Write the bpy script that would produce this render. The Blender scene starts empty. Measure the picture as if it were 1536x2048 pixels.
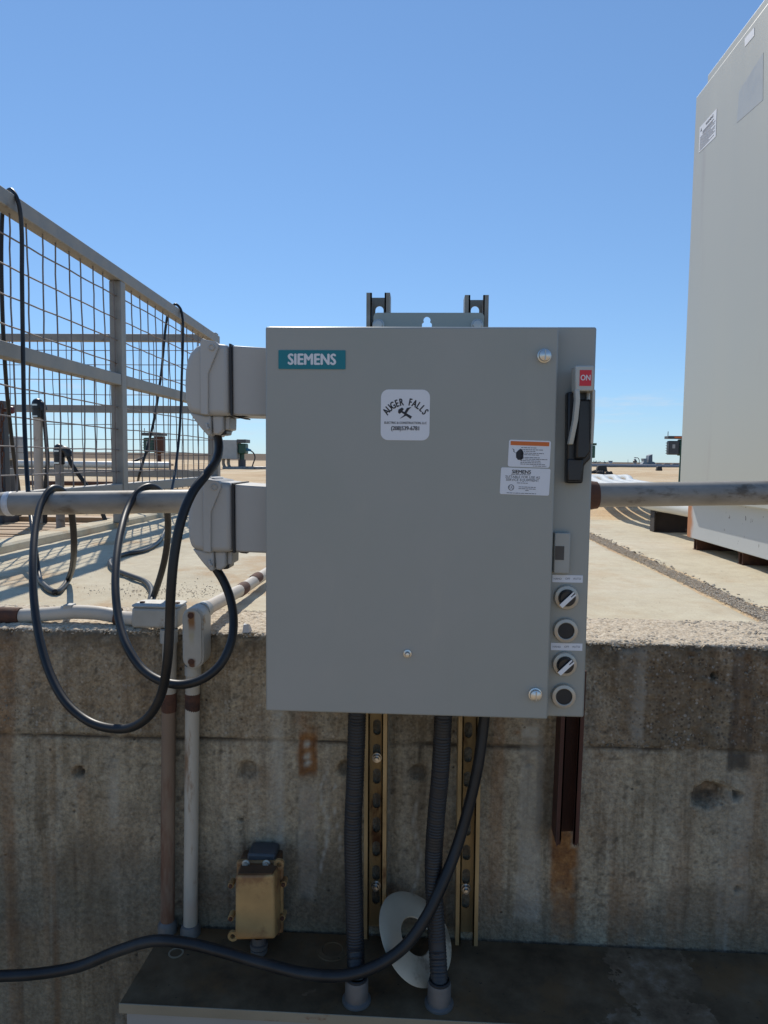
import bpy, bmesh, math, random
import numpy as np
from mathutils import Vector, Matrix

random.seed(7)
rng = np.random.default_rng(7)
sc = bpy.context.scene
C = sc.collection

# ------------------------------------------------------------------ camera
F, CX, CY = 1420.0, 768.0, 1024.0
YAW, PITCH, ROLL = math.radians(3.0), math.atan(107 / 1420.0), 0.0115
FW = Vector((-math.sin(YAW) * math.cos(PITCH), math.cos(YAW) * math.cos(PITCH), -math.sin(PITCH)))
_r0 = Vector((math.cos(YAW), math.sin(YAW), 0)); _u0 = _r0.cross(FW)
RI = math.cos(ROLL) * _r0 + math.sin(ROLL) * _u0
UP = math.cos(ROLL) * _u0 - math.sin(ROLL) * _r0
cam_d = bpy.data.cameras.new('camera'); cam = bpy.data.objects.new('camera', cam_d); C.objects.link(cam)
cam.matrix_world = Matrix(((RI.x, UP.x, -FW.x, 0), (RI.y, UP.y, -FW.y, 0), (RI.z, UP.z, -FW.z, 0), (0, 0, 0, 1)))
cam_d.sensor_fit = 'VERTICAL'; cam_d.sensor_height = 24.0; cam_d.lens = 24.0 * F / 2048.0
cam_d.clip_start = 0.02; cam_d.clip_end = 9000
sc.camera = cam

# ------------------------------------------------------------------ sky, sun, exposure
SUN = Vector((-0.365, 0.945, 1.0)).normalized()
EL = math.asin(SUN.z); AZ = math.atan2(SUN.x, SUN.y)
w = bpy.data.worlds.new('World'); sc.world = w; w.use_nodes = True
nt = w.node_tree; nt.nodes.clear()
out = nt.nodes.new('ShaderNodeOutputWorld'); bg = nt.nodes.new('ShaderNodeBackground')
sky = nt.nodes.new('ShaderNodeTexSky'); sky.sky_type = 'NISHITA'; sky.sun_disc = False
sky.sun_elevation = EL; sky.sun_rotation = AZ
sky.altitude = 0; sky.air_density = 1.0; sky.dust_density = 0.0; sky.ozone_density = 6.0
bg.inputs['Strength'].default_value = 0.15
def wn(ty, **k):
    n_ = nt.nodes.new(ty)
    for a_, v_ in k.items(): setattr(n_, a_, v_)
    return n_
gm = wn('ShaderNodeGamma'); gm.inputs[1].default_value = 0.65; nt.links.new(sky.outputs[0], gm.inputs[0])
tn = wn('ShaderNodeMix', data_type='RGBA', blend_type='MULTIPLY'); tn.inputs[0].default_value = 1; tn.inputs[7].default_value = (1.10, 1.43, 1.79, 1); nt.links.new(gm.outputs[0], tn.inputs[6])
# thin low cloud streaks towards the horizon, all round
tc = wn('ShaderNodeTexCoord'); sx = wn('ShaderNodeSeparateXYZ'); nt.links.new(tc.outputs['Generated'], sx.inputs[0])
mp = wn('ShaderNodeMapping'); mp.inputs['Scale'].default_value = (3.2, 3.2, 22); nt.links.new(tc.outputs['Generated'], mp.inputs[0])
cn = wn('ShaderNodeTexNoise'); cn.inputs['Scale'].default_value = 2.4; cn.inputs['Detail'].default_value = 7; cn.inputs['Roughness'].default_value = .62; nt.links.new(mp.outputs[0], cn.inputs['Vector'])
def mr(src, a_, b_):
    m_ = wn('ShaderNodeMapRange', interpolation_type='SMOOTHSTEP'); m_.inputs[1].default_value = a_; m_.inputs[2].default_value = b_; nt.links.new(src, m_.inputs[0]); return m_.outputs[0]
def mul(a_, b_):
    m_ = wn('ShaderNodeMath', operation='MULTIPLY'); nt.links.new(a_, m_.inputs[0])
    if hasattr(b_, 'links'): nt.links.new(b_, m_.inputs[1])
    else: m_.inputs[1].default_value = b_
    return m_.outputs[0]
cl = mul(mul(mul(mr(cn.outputs['Fac'], .53, .8), mr(sx.outputs[2], .17, .05)), mr(sx.outputs[2], -.01, .01)), .55)
cm = wn('ShaderNodeMix', data_type='RGBA'); nt.links.new(cl, cm.inputs[0]); nt.links.new(tn.outputs[2], cm.inputs[6]); cm.inputs[7].default_value = (5.2, 5.5, 5.9, 1)
nt.links.new(cm.outputs[2], bg.inputs[0]); nt.links.new(bg.outputs[0], out.inputs[0])
sd = bpy.data.lights.new('sun', 'SUN'); sd.energy = 4.6; sd.angle = math.radians(0.53); sd.color = (1.0, 0.94, 0.84)
so = bpy.data.objects.new('sun', sd); C.objects.link(so)
so.rotation_euler = (-SUN).to_track_quat('-Z', 'Y').to_euler(); so.location = SUN * 30
vs = sc.view_settings; vs.view_transform = 'Standard'; vs.look = 'None'; vs.exposure = -0.17; vs.gamma = 1.0; vs.use_curve_mapping = False

# ------------------------------------------------------------------ helpers
def ray(px, py): return FW + RI * ((px - CX) / F) - UP * ((py - CY) / F)
def PY(px, py, Y): d = ray(px, py); return d * (Y / d.y)
def PX(px, py, X): d = ray(px, py); return d * (X / d.x)
def PZ(px, py, Z): d = ray(px, py); return d * (Z / d.z)
DECK = -0.335

class MB:
    def __init__(s): s.v = []; s.f = []; s.ev = []
    def add(s, vs_, fs):
        o = len(s.v); s.v += [Vector(p) for p in vs_]; s.f += [tuple(i + o for i in f) for f in fs]; return s
    def box(s, x0, x1, y0, y1, z0, z1):
        v = [(x, y, z) for z in (z0, z1) for y in (y0, y1) for x in (x0, x1)]
        return s.add(v, [(0, 2, 3, 1), (4, 5, 7, 6), (0, 1, 5, 4), (2, 6, 7, 3), (0, 4, 6, 2), (1, 3, 7, 5)])
    def tube(s, pts, r, n=12, cap=True, r_end=None):
        pts = [Vector(p) for p in pts]; m = len(pts); vs_ = []; fs = []
        t0 = (pts[1] - pts[0]).normalized(); a = Vector((0, 0, 1)) if abs(t0.z) < .9 else Vector((1, 0, 0))
        nrm = t0.cross(a).normalized()
        rs = r if isinstance(r, (list, tuple)) else [r] * m
        for i, p in enumerate(pts):
            t = (pts[min(i + 1, m - 1)] - pts[max(i - 1, 0)]).normalized()
            nrm = (nrm - t * nrm.dot(t)).normalized(); b = t.cross(nrm)
            for k in range(n):
                an = 2 * math.pi * k / n; vs_.append(p + (nrm * math.cos(an) + b * math.sin(an)) * rs[i])
        for i in range(m - 1):
            for k in range(n):
                k2 = (k + 1) % n; fs.append((i * n + k, i * n + k2, (i + 1) * n + k2, (i + 1) * n + k))
        if cap: fs.append(tuple(range(n))[::-1]); fs.append(tuple((m - 1) * n + k for k in range(n)))
        return s.add(vs_, fs)
    def cyl(s, p0, p1, r, n=20, r2=None): return s.tube([p0, p1], [r, r if r2 is None else r2], n)
    def prism(s, poly, O, u, v, w_, d0, d1):
        O, u, v, w_ = Vector(O), Vector(u), Vector(v), Vector(w_); n = len(poly)
        vs_ = [O + u * a + v * b + w_ * d0 for a, b in poly] + [O + u * a + v * b + w_ * d1 for a, b in poly]
        return s.add(vs_, [tuple(range(n))[::-1], tuple(range(n, 2 * n))] + [(i, (i + 1) % n, n + (i + 1) % n, n + i) for i in range(n)])
    def ring(s, c, ax, prof, n=28):
        # lathe: prof = [(radius, offset along axis)]
        c, ax = Vector(c), Vector(ax).normalized(); a = ax.orthogonal().normalized(); b = ax.cross(a); m = len(prof); vs_ = []; fs = []
        for r, h in prof:
            for k in range(n):
                an = 2 * math.pi * k / n; vs_.append(c + ax * h + (a * math.cos(an) + b * math.sin(an)) * r)
        for i in range(m - 1):
            for k in range(n):
                k2 = (k + 1) % n; fs.append((i * n + k, i * n + k2, (i + 1) * n + k2, (i + 1) * n + k))
        return s.add(vs_, fs)
    def build(s, name, mat, parent=None, smooth=35, bevel=0, seg=2):
        me = bpy.data.meshes.new(name)
        if parent is None:
            xs = [p.x for p in s.v]; ys = [p.y for p in s.v]; zs = [p.z for p in s.v]
            org = Vector(((min(xs) + max(xs)) / 2, (min(ys) + max(ys)) / 2, min(zs)))
        else: org = origin(parent)
        me.from_pydata([tuple(p - org) for p in s.v], [], s.f)
        bm = bmesh.new(); bm.from_mesh(me); bmesh.ops.recalc_face_normals(bm, faces=bm.faces); bm.to_mesh(me); bm.free()
        if smooth:
            me.polygons.foreach_set('use_smooth', [True] * len(me.polygons)); me.set_sharp_from_angle(angle=math.radians(smooth))
        me.materials.append(mat)
        o = bpy.data.objects.new(name, me); C.objects.link(o)
        if parent is None: o.location = org
        else: o.parent = parent
        if bevel:
            b = o.modifiers.new('bevel', 'BEVEL'); b.width = bevel; b.segments = seg; b.limit_method = 'ANGLE'; b.angle_limit = math.radians(40); b.harden_normals = False
        return o

def origin(o):
    while o.parent: o = o.parent
    return o.location.copy()
def tag(o, label, cat=None, group=None, kind=None):
    if label: o['label'] = label
    if cat: o['category'] = cat
    if group: o['group'] = group
    if kind: o['kind'] = kind
    return o
def thing(name, label, cat, loc, group=None):
    o = bpy.data.objects.new(name, None); C.objects.link(o); o.location = loc; o.empty_display_size = .05
    return tag(o, label, cat, group)
def dup(root, off, label=None, parent=None):
    c = root.copy(); C.objects.link(c)
    if parent is None: c.location = root.location + Vector(off)
    else: c.parent = parent
    if label: c['label'] = label
    for ch in root.children: dup(ch, (0, 0, 0), None, c)
    return c
def share(src, name, parent, loc, rot=None):
    o = bpy.data.objects.new(name, src.data); C.objects.link(o); o.parent = parent; o.location = loc
    if rot: o.rotation_euler = rot
    for md in src.modifiers:
        b = o.modifiers.new(md.name, md.type); b.width = md.width; b.segments = md.segments; b.limit_method = md.limit_method; b.angle_limit = md.angle_limit
    return o
def spline(pts, k=10):
    P = [Vector(p) for p in pts]; P = [2 * P[0] - P[1]] + P + [2 * P[-1] - P[-2]]; o = []
    for i in range(1, len(P) - 2):
        a, b, c, d = P[i - 1:i + 3]
        t0 = 0.; t1 = t0 + max((b - a).length, 1e-4) ** .5; t2 = t1 + max((c - b).length, 1e-4) ** .5; t3 = t2 + max((d - c).length, 1e-4) ** .5
        for j in range(k):
            t = t1 + (t2 - t1) * j / k
            A1 = a * ((t1 - t) / (t1 - t0)) + b * ((t - t0) / (t1 - t0)); A2 = b * ((t2 - t) / (t2 - t1)) + c * ((t - t1) / (t2 - t1)); A3 = c * ((t3 - t) / (t3 - t2)) + d * ((t - t2) / (t3 - t2))
            B1 = A1 * ((t2 - t) / (t2 - t0)) + A2 * ((t - t0) / (t2 - t0)); B2 = A2 * ((t3 - t) / (t3 - t1)) + A3 * ((t - t1) / (t3 - t1))
            o.append(B1 * ((t2 - t) / (t2 - t1)) + B2 * ((t - t1) / (t2 - t1)))
    return o + [P[-2]]
def rrect(w_, h, r, n=5):
    o = []
    for cx, cy, a0 in ((w_ / 2 - r, h / 2 - r, 0), (-w_ / 2 + r, h / 2 - r, 90), (-w_ / 2 + r, -h / 2 + r, 180), (w_ / 2 - r, -h / 2 + r, 270)):
        for k in range(n + 1):
            a = math.radians(a0 + 90 * k / n); o.append((cx + r * math.cos(a), cy + r * math.sin(a)))
    return o
def circ(r, n=24): return [(r * math.cos(2 * math.pi * k / n), r * math.sin(2 * math.pi * k / n)) for k in range(n)]

# numpy value noise
_perm = rng.permutation(4096)
def vnoise(x, y, z=0.0):
    x, y = np.asarray(x, float), np.asarray(y, float); z = np.broadcast_to(np.asarray(z, float), x.shape)
    xi, yi, zi = np.floor(x).astype(int), np.floor(y).astype(int), np.floor(z).astype(int)
    fx, fy, fz = x - xi, y - yi, z - zi
    fx, fy, fz = [t * t * (3 - 2 * t) for t in (fx, fy, fz)]
    h = lambda a, b, c: _perm[(_perm[(_perm[a & 4095] + b) & 4095] + c) & 4095] / 4095.0
    L = lambda a, b, t: a + (b - a) * t
    c = [L(L(h(xi, yi, zi + k), h(xi + 1, yi, zi + k), fx), L(h(xi, yi + 1, zi + k), h(xi + 1, yi + 1, zi + k), fx), fy) for k in (0, 1)]
    return L(c[0], c[1], fz)
def fbm(x, y, z=0.0, o=4, g=.5):
    s = 0; a = 1; t = 0
    for i in range(o): s = s + a * vnoise(np.asarray(x) * 2 ** i + 17 * i, np.asarray(y) * 2 ** i + 5 * i, np.asarray(z) * 2 ** i); t += a; a *= g
    return s / t
sst = lambda a, b, x: (lambda t: t * t * (3 - 2 * t))(np.clip((x - a) / (b - a), 0, 1))

# ------------------------------------------------------------------ materials
class N:
    def __init__(s, name):
        s.m = bpy.data.materials.new(name); s.m.use_nodes = True; s.t = s.m.node_tree; s.b = s.t.nodes['Principled BSDF']
        s.geo = s.t.nodes.new('ShaderNodeNewGeometry')
    def n(s, ty, **k):
        nd = s.t.nodes.new(ty)
        for a, v in k.items(): setattr(nd, a, v)
        return nd
    def l(s, a, b): s.t.links.new(a, b)
    def noise(s, scale, detail=4, rough=.55, vec=None, stretch=None):
        nd = s.n('ShaderNodeTexNoise'); nd.inputs['Scale'].default_value = scale; nd.inputs['Detail'].default_value = detail; nd.inputs['Roughness'].default_value = rough
        v = vec or s.geo.outputs['Position']
        if stretch:
            mp = s.n('ShaderNodeMapping'); mp.inputs['Scale'].default_value = stretch; s.l(v, mp.inputs[0]); v = mp.outputs[0]
        s.l(v, nd.inputs['Vector']); return nd.outputs['Fac']
    def ramp(s, fac, stops):
        r = s.n('ShaderNodeValToRGB'); e = r.color_ramp.elements
        while len(e) < len(stops): e.new(.5)
        for i, (p, c) in enumerate(stops): e[i].position = p; e[i].color = (*c, 1) if len(c) == 3 else c
        s.l(fac, r.inputs[0]); return r.outputs[0]
    def mask(s, fac, a, b):
        r = s.n('ShaderNodeMapRange'); r.interpolation_type = 'SMOOTHSTEP'; r.inputs[1].default_value = a; r.inputs[2].default_value = b; s.l(fac, r.inputs[0]); return r.outputs[0]
    def mix(s, fac, a, b, mode='MIX'):
        m = s.n('ShaderNodeMix'); m.data_type = 'RGBA'; m.blend_type = mode
        for sock, val in ((m.inputs[0], fac), (m.inputs[6], a), (m.inputs[7], b)):
            if hasattr(val, 'links'): s.l(val, sock)
            elif isinstance(val, (int, float)): sock.default_value = val
            else: sock.default_value = (*val, 1)
        return m.outputs[2]
    def math(s, op, a, b=0):
        m = s.n('ShaderNodeMath'); m.operation = op
        for i, v in enumerate((a, b)):
            if hasattr(v, 'links'): s.l(v, m.inputs[i])
            else: m.inputs[i].default_value = v
        return m.outputs[0]
    def bump(s, h, strength=.3, dist=.002):
        b = s.n('ShaderNodeBump'); b.inputs['Strength'].default_value = strength; b.inputs['Distance'].default_value = dist
        s.l(h, b.inputs['Height']); s.l(b.outputs[0], s.b.inputs['Normal']); return b
    def out(s, col=None, rough=.5, metal=0.0, spec=None):
        for k, v in (('Base Color', col), ('Roughness', rough), ('Metallic', metal)):
            if v is None: continue
            i = s.b.inputs[k]
            if hasattr(v, 'links'): s.l(v, i)
            elif isinstance(v, (int, float)): i.default_value = v
            else: i.default_value = (*v, 1)
        if spec is not None: s.b.inputs['Specular IOR Level'].default_value = spec
        return s.m
def sc3(c, k): return tuple(min(1, x * k) for x in c)
def mk(name, col, rough=.5, metal=0., var=.15, scale=25, dirt=None, dirt_amt=.0, dscale=12, bump=0., bscale=300, bdist=.001, stretch=None, spec=None):
    q = N(name); f = q.noise(scale, 5, stretch=stretch)
    c = q.ramp(f, [(.25, sc3(col, 1 - var)), (.75, sc3(col, 1 + var))])
    if dirt:
        m = q.mask(q.noise(dscale, 6, .65, stretch=stretch), .68 - dirt_amt * .4, .78 - dirt_amt * .3); c = q.mix(m, c, dirt)
    rg = q.mask(f, .2, .8); rr = q.n('ShaderNodeMapRange'); rr.inputs[3].default_value = rough * .85; rr.inputs[4].default_value = min(1, rough * 1.15); q.l(rg, rr.inputs[0])
    if bump: q.bump(q.noise(bscale, 3), bump, bdist)
    return q.out(c, rr.outputs[0], metal, spec)

RUST = (.16, .055, .02)
M = {}
def enamel():
    q = N('grey_enamel'); c = q.ramp(q.noise(3.2, 5, .6), [(.3, (.315, .322, .285)), (.7, (.35, .343, .312))])
    dst = q.mask(q.noise(14, 6, .7, stretch=(1, 1, .3)), .56, .8); c = q.mix(q.math('MULTIPLY', dst, .22), c, (.44, .40, .33))
    run = q.mask(q.noise(46, 4, .6, stretch=(1, 1, .03)), .6, .8); c = q.mix(q.math('MULTIPLY', run, .10), c, (.2, .19, .17))
    sp = q.mask(q.noise(170, 3, .6), .74, .78); c = q.mix(q.math('MULTIPLY', sp, .35), c, (.2, .17, .13))
    rg = q.n('ShaderNodeMapRange'); rg.inputs[3].default_value = .32; rg.inputs[4].default_value = .52; q.l(q.noise(7, 5, .6), rg.inputs[0])
    bb = q.math('ADD', q.math('MULTIPLY', q.noise(900, 2), .25), q.math('MULTIPLY', q.noise(4, 2), 3)); q.bump(bb, .12, .0006); return q.out(c, rg.outputs[0])
M['box'] = enamel()
M['tabgrey'] = mk('grey_enamel_tab', (.31, .345, .32), .45, var=.05, scale=8)
M['plastic'] = mk('grey_plastic', (.43, .415, .385), .5, var=.04, scale=14, bump=.1, bscale=700, bdist=.0004)
M['gasket'] = mk('black_gasket', (.018, .018, .02), .6, var=.2)
M['blackplastic'] = mk('black_plastic', (.016, .016, .018), .38, var=.2, scale=40)
M['blackmatte'] = mk('black_matte', (.03, .027, .024), .7, var=.2, scale=40)
M['latch'] = mk('latch_grey', (.36, .355, .32), .4, var=.05, scale=30)
M['lever'] = mk('lever_grey', (.46, .465, .43), .4, var=.06, scale=30)
M['bezel'] = mk('bezel_beige', (.50, .45, .37), .38, .35, var=.08, scale=30)
M['white'] = mk('sticker_white', (.72, .73, .76), .5, var=.03, scale=30)
M['whiteknob'] = mk('knob_white', (.78, .78, .78), .4, var=.03, scale=30)
M['teal'] = mk('nameplate_teal', (.0, .175, .215), .45, var=.03, scale=30)
M['ink'] = mk('ink_black', (.02, .02, .025), .6, var=.1)
M['inkgrey'] = mk('ink_grey', (.13, .13, .15), .6, var=.25, scale=200)
M['red'] = mk('red_label', (.62, .025, .04), .45, var=.04)
M['orange'] = mk('orange_band', (.62, .14, .02), .5, var=.06)
M['zinc'] = mk('zinc_screw', (.62, .62, .6), .32, .9, var=.1, scale=60)
M['steel'] = mk('screw_shade', (.45, .44, .42), .4, .85, var=.12, scale=60)
M['window'] = mk('latch_window', (.04, .05, .06), .15, var=.2)
M['galv'] = mk('galvanised_pipe', (.27, .25, .22), .55, .12, var=.3, scale=26, dirt=(.12, .095, .07), dirt_amt=.42, dscale=20, stretch=(.5, 1, 1), bump=.25, bscale=120, bdist=.0006)
M['fence'] = mk('fence_steel', (.265, .25, .222), .55, .15, var=.18, scale=14, dirt=(.13, .085, .05), dirt_amt=.12, dscale=6, bump=.2, bscale=90, bdist=.0006)
M['wire'] = mk('mesh_wire', (.19, .16, .145), .55, .2, var=.2, scale=20, dirt=(.12, .07, .045), dirt_amt=.25)
def strut_mat():
    q = N('strut_gold'); pos = q.n('ShaderNodeSeparateXYZ'); q.l(q.geo.outputs['Position'], pos.inputs[0])
    c = q.ramp(q.noise(22, 5, stretch=(1, 1, .35)), [(.25, (.28, .19, .085)), (.75, (.50, .37, .19))])
    c = q.mix(q.mask(q.noise(14, 6, .65, stretch=(1, 1, .35)), .56, .68), c, (.09, .035, .015))
    g_ = q.ramp(q.noise(30, 5), [(.3, (.20, .175, .14)), (.7, (.30, .275, .235))]); c = q.mix(q.mask(q.math('ADD', pos.outputs[2], q.math('MULTIPLY', q.noise(12), .15)), .05, .2), c, g_)
    return q.out(c, .45, .4)
M['strut'] = strut_mat()
M['strut_rust'] = mk('strut_rusty', (.075, .03, .02), .75, .1, var=.35, scale=40, dirt=(.035, .016, .012), dirt_amt=.35, stretch=(1, 1, .4), bump=.4, bscale=220)
M['rust'] = mk('rust', (.10, .042, .024), .85, 0, var=.4, scale=70, dirt=(.04, .02, .015), dirt_amt=.35, bump=.5, bscale=260)
M['flex'] = mk('flexible_conduit', (.021, .0195, .02), .5, var=.25, scale=16, dirt=(.07, .068, .066), dirt_amt=.12)
M['fitting'] = mk('conduit_fitting', (.13, .125, .12), .5, .2, var=.2, scale=30)
M['cond_paint'] = mk('conduit_painted', (.44, .395, .32), .6, 0, var=.2, scale=16, dirt=(.24, .15, .085), dirt_amt=.3, dscale=16, stretch=(1, 1, .3), bump=.2, bscale=160)
M['cond_deck'] = mk('conduit_deck', (.52, .46, .38), .6, 0, var=.12, scale=16, dirt=(.2, .085, .05), dirt_amt=.17, dscale=9, bump=.2, bscale=160)
M['cond_rust'] = mk('conduit_rusty', (.20, .135, .09), .7, 0, var=.35, scale=12, dirt=(.13, .05, .025), dirt_amt=.5, dscale=10, stretch=(1, 1, .25), bump=.3, bscale=200)
M['condbody'] = mk('conduit_body_grey', (.40, .39, .35), .5, .05, var=.15, scale=20, dirt=(.24, .14, .06), dirt_amt=.22, dscale=20)
M['yellow'] = mk('yellow_box_paint', (.43, .26, .10), .65, 0, var=.25, scale=16, dirt=(.25, .125, .05), dirt_amt=.48, dscale=14, bump=.25, bscale=200)
M['yellowdark'] = mk('yellow_box_grime', (.10, .05, .022), .75, 0, var=.35, scale=30)
M['disc'] = mk('white_disc', (.48, .40, .285), .55, 0, var=.15, scale=14, dirt=(.24, .19, .13), dirt_amt=.35, dscale=18)
M['cab'] = mk('cabinet_paint', (.455, .45, .395), .4, 0, var=.035, scale=3, dirt=(.42, .40, .355), dirt_amt=.2, dscale=5, stretch=(1, 1, .15))
M['pvc'] = mk('white_pvc', (.62, .60, .54), .4, 0, var=.05, scale=6)
M['green'] = mk('green_paint', (.02, .075, .052), .5, 0, var=.25, scale=20)
M['blue'] = mk('blue_paint', (.02, .17, .32), .45, 0, var=.2, scale=20)
M['darkgrey'] = mk('dark_grey_paint', (.06, .063, .068), .5, 0, var=.3, scale=20)
M['darksteel'] = mk('dark_steel', (.045, .035, .03), .8, 0, var=.4, scale=30, dirt=(.16, .15, .13), dirt_amt=.12, bump=.4, bscale=120)
M['slat'] = mk('grating_slat', (.42, .27, .14), .7, 0, var=.25, scale=10, dirt=(.2, .12, .06), dirt_amt=.2, bump=.3, bscale=120)
M['tape'] = mk('old_tape', (.55, .56, .58), .4, 0, var=.25, scale=60)
M['farwhite'] = mk('far_white', (.6, .6, .6), .6, 0, var=.1, scale=1)
M['fargrey'] = mk('far_grey', (.22, .24, .27), .6, 0, var=.1, scale=1)
M['fartree'] = mk('far_tree', (.10, .13, .13), .8, 0, var=.3, scale=2)
M['panelgrey'] = mk('panel_grey', (.34, .35, .34), .5, 0, var=.1, scale=10)

def cord_mat():
    q = N('rubber_cord'); f = q.noise(30, 5); c = q.ramp(f, [(.3, (.010, .010, .011)), (.7, (.018, .018, .019))])
    d = q.mask(q.noise(9, 5, .6), .45, .75); c = q.mix(q.math('MULTIPLY', d, .22), c, (.12, .115, .105))
    q.bump(q.noise(500, 2), .12, .0005); return q.out(c, .42, 0, .38)
M['cord'] = cord_mat()

def concrete_wall():
    q = N('wall_concrete'); at = q.n('ShaderNodeAttribute', attribute_name='stain'); sep = q.n('ShaderNodeSeparateColor'); q.l(at.outputs['Color'], sep.inputs[0])
    a2 = q.n('ShaderNodeAttribute', attribute_name='zone'); s2 = q.n('ShaderNodeSeparateColor'); q.l(a2.outputs['Color'], s2.inputs[0])
    big = q.noise(5, 5, .6, stretch=(1, 1, .45)); fine = q.noise(140, 4, .7); mid = q.noise(28, 5, .65)
    c = q.ramp(big, [(.25, (.225, .175, .11)), (.45, (.315, .262, .18)), (.62, (.36, .312, .228)), (.8, (.43, .38, .29))])
    up = q.ramp(mid, [(.25, (.14, .107, .066)), (.5, (.25, .198, .13)), (.78, (.38, .315, .22))])
    c = q.mix(s2.outputs[0], c, up)
    st = q.noise(38, 4, .6, stretch=(1, 1, .06)); c = q.mix(q.math('MULTIPLY', q.mask(st, .46, .7), .6), c, (.115, .085, .052))
    st2 = q.noise(26, 4, .6, stretch=(1, 1, .05)); c = q.mix(q.math('MULTIPLY', q.mask(st2, .54, .74), .5), c, (.40, .36, .28))
    bl = q.noise(11, 6, .7, stretch=(1, 1, .6)); c = q.mix(q.math('MULTIPLY', q.mask(bl, .52, .7), .45), c, (.19, .125, .065)); bk = q.noise(16, 6, .72, stretch=(1, 1, .35)); c = q.mix(q.math('MULTIPLY', q.mask(bk, .55, .72), .5), c, (.085, .07, .05))
    c = q.mix(.75, c, q.ramp(fine, [(.3, (.30, .28, .26)), (.5, (.56, .56, .56)), (.72, (.86, .83, .79))]), 'OVERLAY')
    c = q.mix(.32, c, q.ramp(q.noise(62, 5, .75), [(.32, (.28, .265, .25)), (.5, (.52, .52, .52)), (.68, (.76, .74, .7))]), 'OVERLAY')
    vor = q.n('ShaderNodeTexVoronoi'); vor.inputs['Scale'].default_value = 150; q.l(q.geo.outputs['Position'], vor.inputs['Vector'])
    agg = q.math('MULTIPLY', q.mask(vor.outputs['Distance'], .5, .3), q.math('ADD', q.math('MULTIPLY', s2.outputs[0], .9), .12))
    vs3 = q.n('ShaderNodeSeparateColor'); q.l(vor.outputs['Color'], vs3.inputs[0])
    c = q.mix(q.math('MULTIPLY', agg, .75), c, q.ramp(vs3.outputs[0], [(.1, (.05, .042, .034)), (.35, (.15, .115, .08)), (.6, (.26, .19, .115)), (.85, (.34, .30, .24)), (.98, (.55, .52, .46))]))
    pit = q.n('ShaderNodeTexVoronoi'); pit.inputs['Scale'].default_value = 42; pit.inputs['Randomness'].default_value = 1; q.l(q.geo.outputs['Position'], pit.inputs['Vector'])
    ps = q.n('ShaderNodeSeparateColor'); q.l(pit.outputs['Color'], ps.inputs[0])
    pm = q.math('MULTIPLY', q.mask(q.math('ADD', pit.outputs['Distance'], q.math('MULTIPLY', q.noise(180, 3), .16)), .24, .12), q.mask(ps.outputs[0], .70, .95)); c = q.mix(q.math('MULTIPLY', pm, .8), c, (.05, .042, .034))
    # top strip: bleached aggregate
    ag2 = q.ramp(q.noise(170, 3, .7), [(.3, (.27, .20, .13)), (.48, (.55, .455, .335)), (.7, (.72, .64, .51))]); c = q.mix(s2.outputs[1], c, ag2)
    rust = q.ramp(q.noise(60, 5, .7), [(.3, (.10, .036, .015)), (.55, (.25, .11, .036)), (.8, (.42, .225, .08))])
    c = q.mix(sep.outputs[0], c, rust); c = q.mix(sep.outputs[1], c, (.055, .045, .035)); c = q.mix(sep.outputs[2], c, (.46, .43, .36))
    h = q.math('ADD', q.math('MULTIPLY', fine, .6), q.math('ADD', q.math('MULTIPLY', vor.outputs['Distance'], .5), q.math('MULTIPLY', pm, -.8)))
    q.bump(h, .8, .004); return q.out(c, .9, 0, .25)
M['wall'] = concrete_wall()

def deck_mat():
    q = N('deck_concrete'); big = q.noise(2.2, 5, .6); fine = q.noise(220, 3, .7); mid = q.noise(22, 5, .65)
    c = q.ramp(big, [(.3, (.51, .44, .315)), (.55, (.58, .51, .375)), (.75, (.63, .555, .42))])
    c = q.mix(.45, c, q.ramp(mid, [(.3, (.42, .41, .39)), (.7, (.6, .6, .6))]), 'OVERLAY')
    c = q.mix(.35, c, q.ramp(fine, [(.3, (.35, .35, .35)), (.7, (.65, .65, .65))]), 'OVERLAY')
    # sandy stain left of the enclosure and towards the sand
    m = q.mask(q.noise(3.1, 6, .7), .5, .66); px_ = q.n('ShaderNodeSeparateXYZ'); q.l(q.geo.outputs['Position'], px_.inputs[0]); c = q.mix(q.math('MULTIPLY', m, q.math('ADD', .35, q.math('MULTIPLY', q.mask(px_.outputs[0], .2, -.3), .4))), c, (.47, .32, .18))
    sp = q.mask(q.noise(70, 4, .75, stretch=(1, .5, 1)), .64, .72); c = q.mix(q.math('MULTIPLY', sp, .65), c, (.20, .15, .10))
    q.bump(q.math('ADD', mid, q.math('MULTIPLY', fine, .5)), .4, .004); return q.out(c, .9, 0, .2)
M['deck'] = deck_mat()
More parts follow.
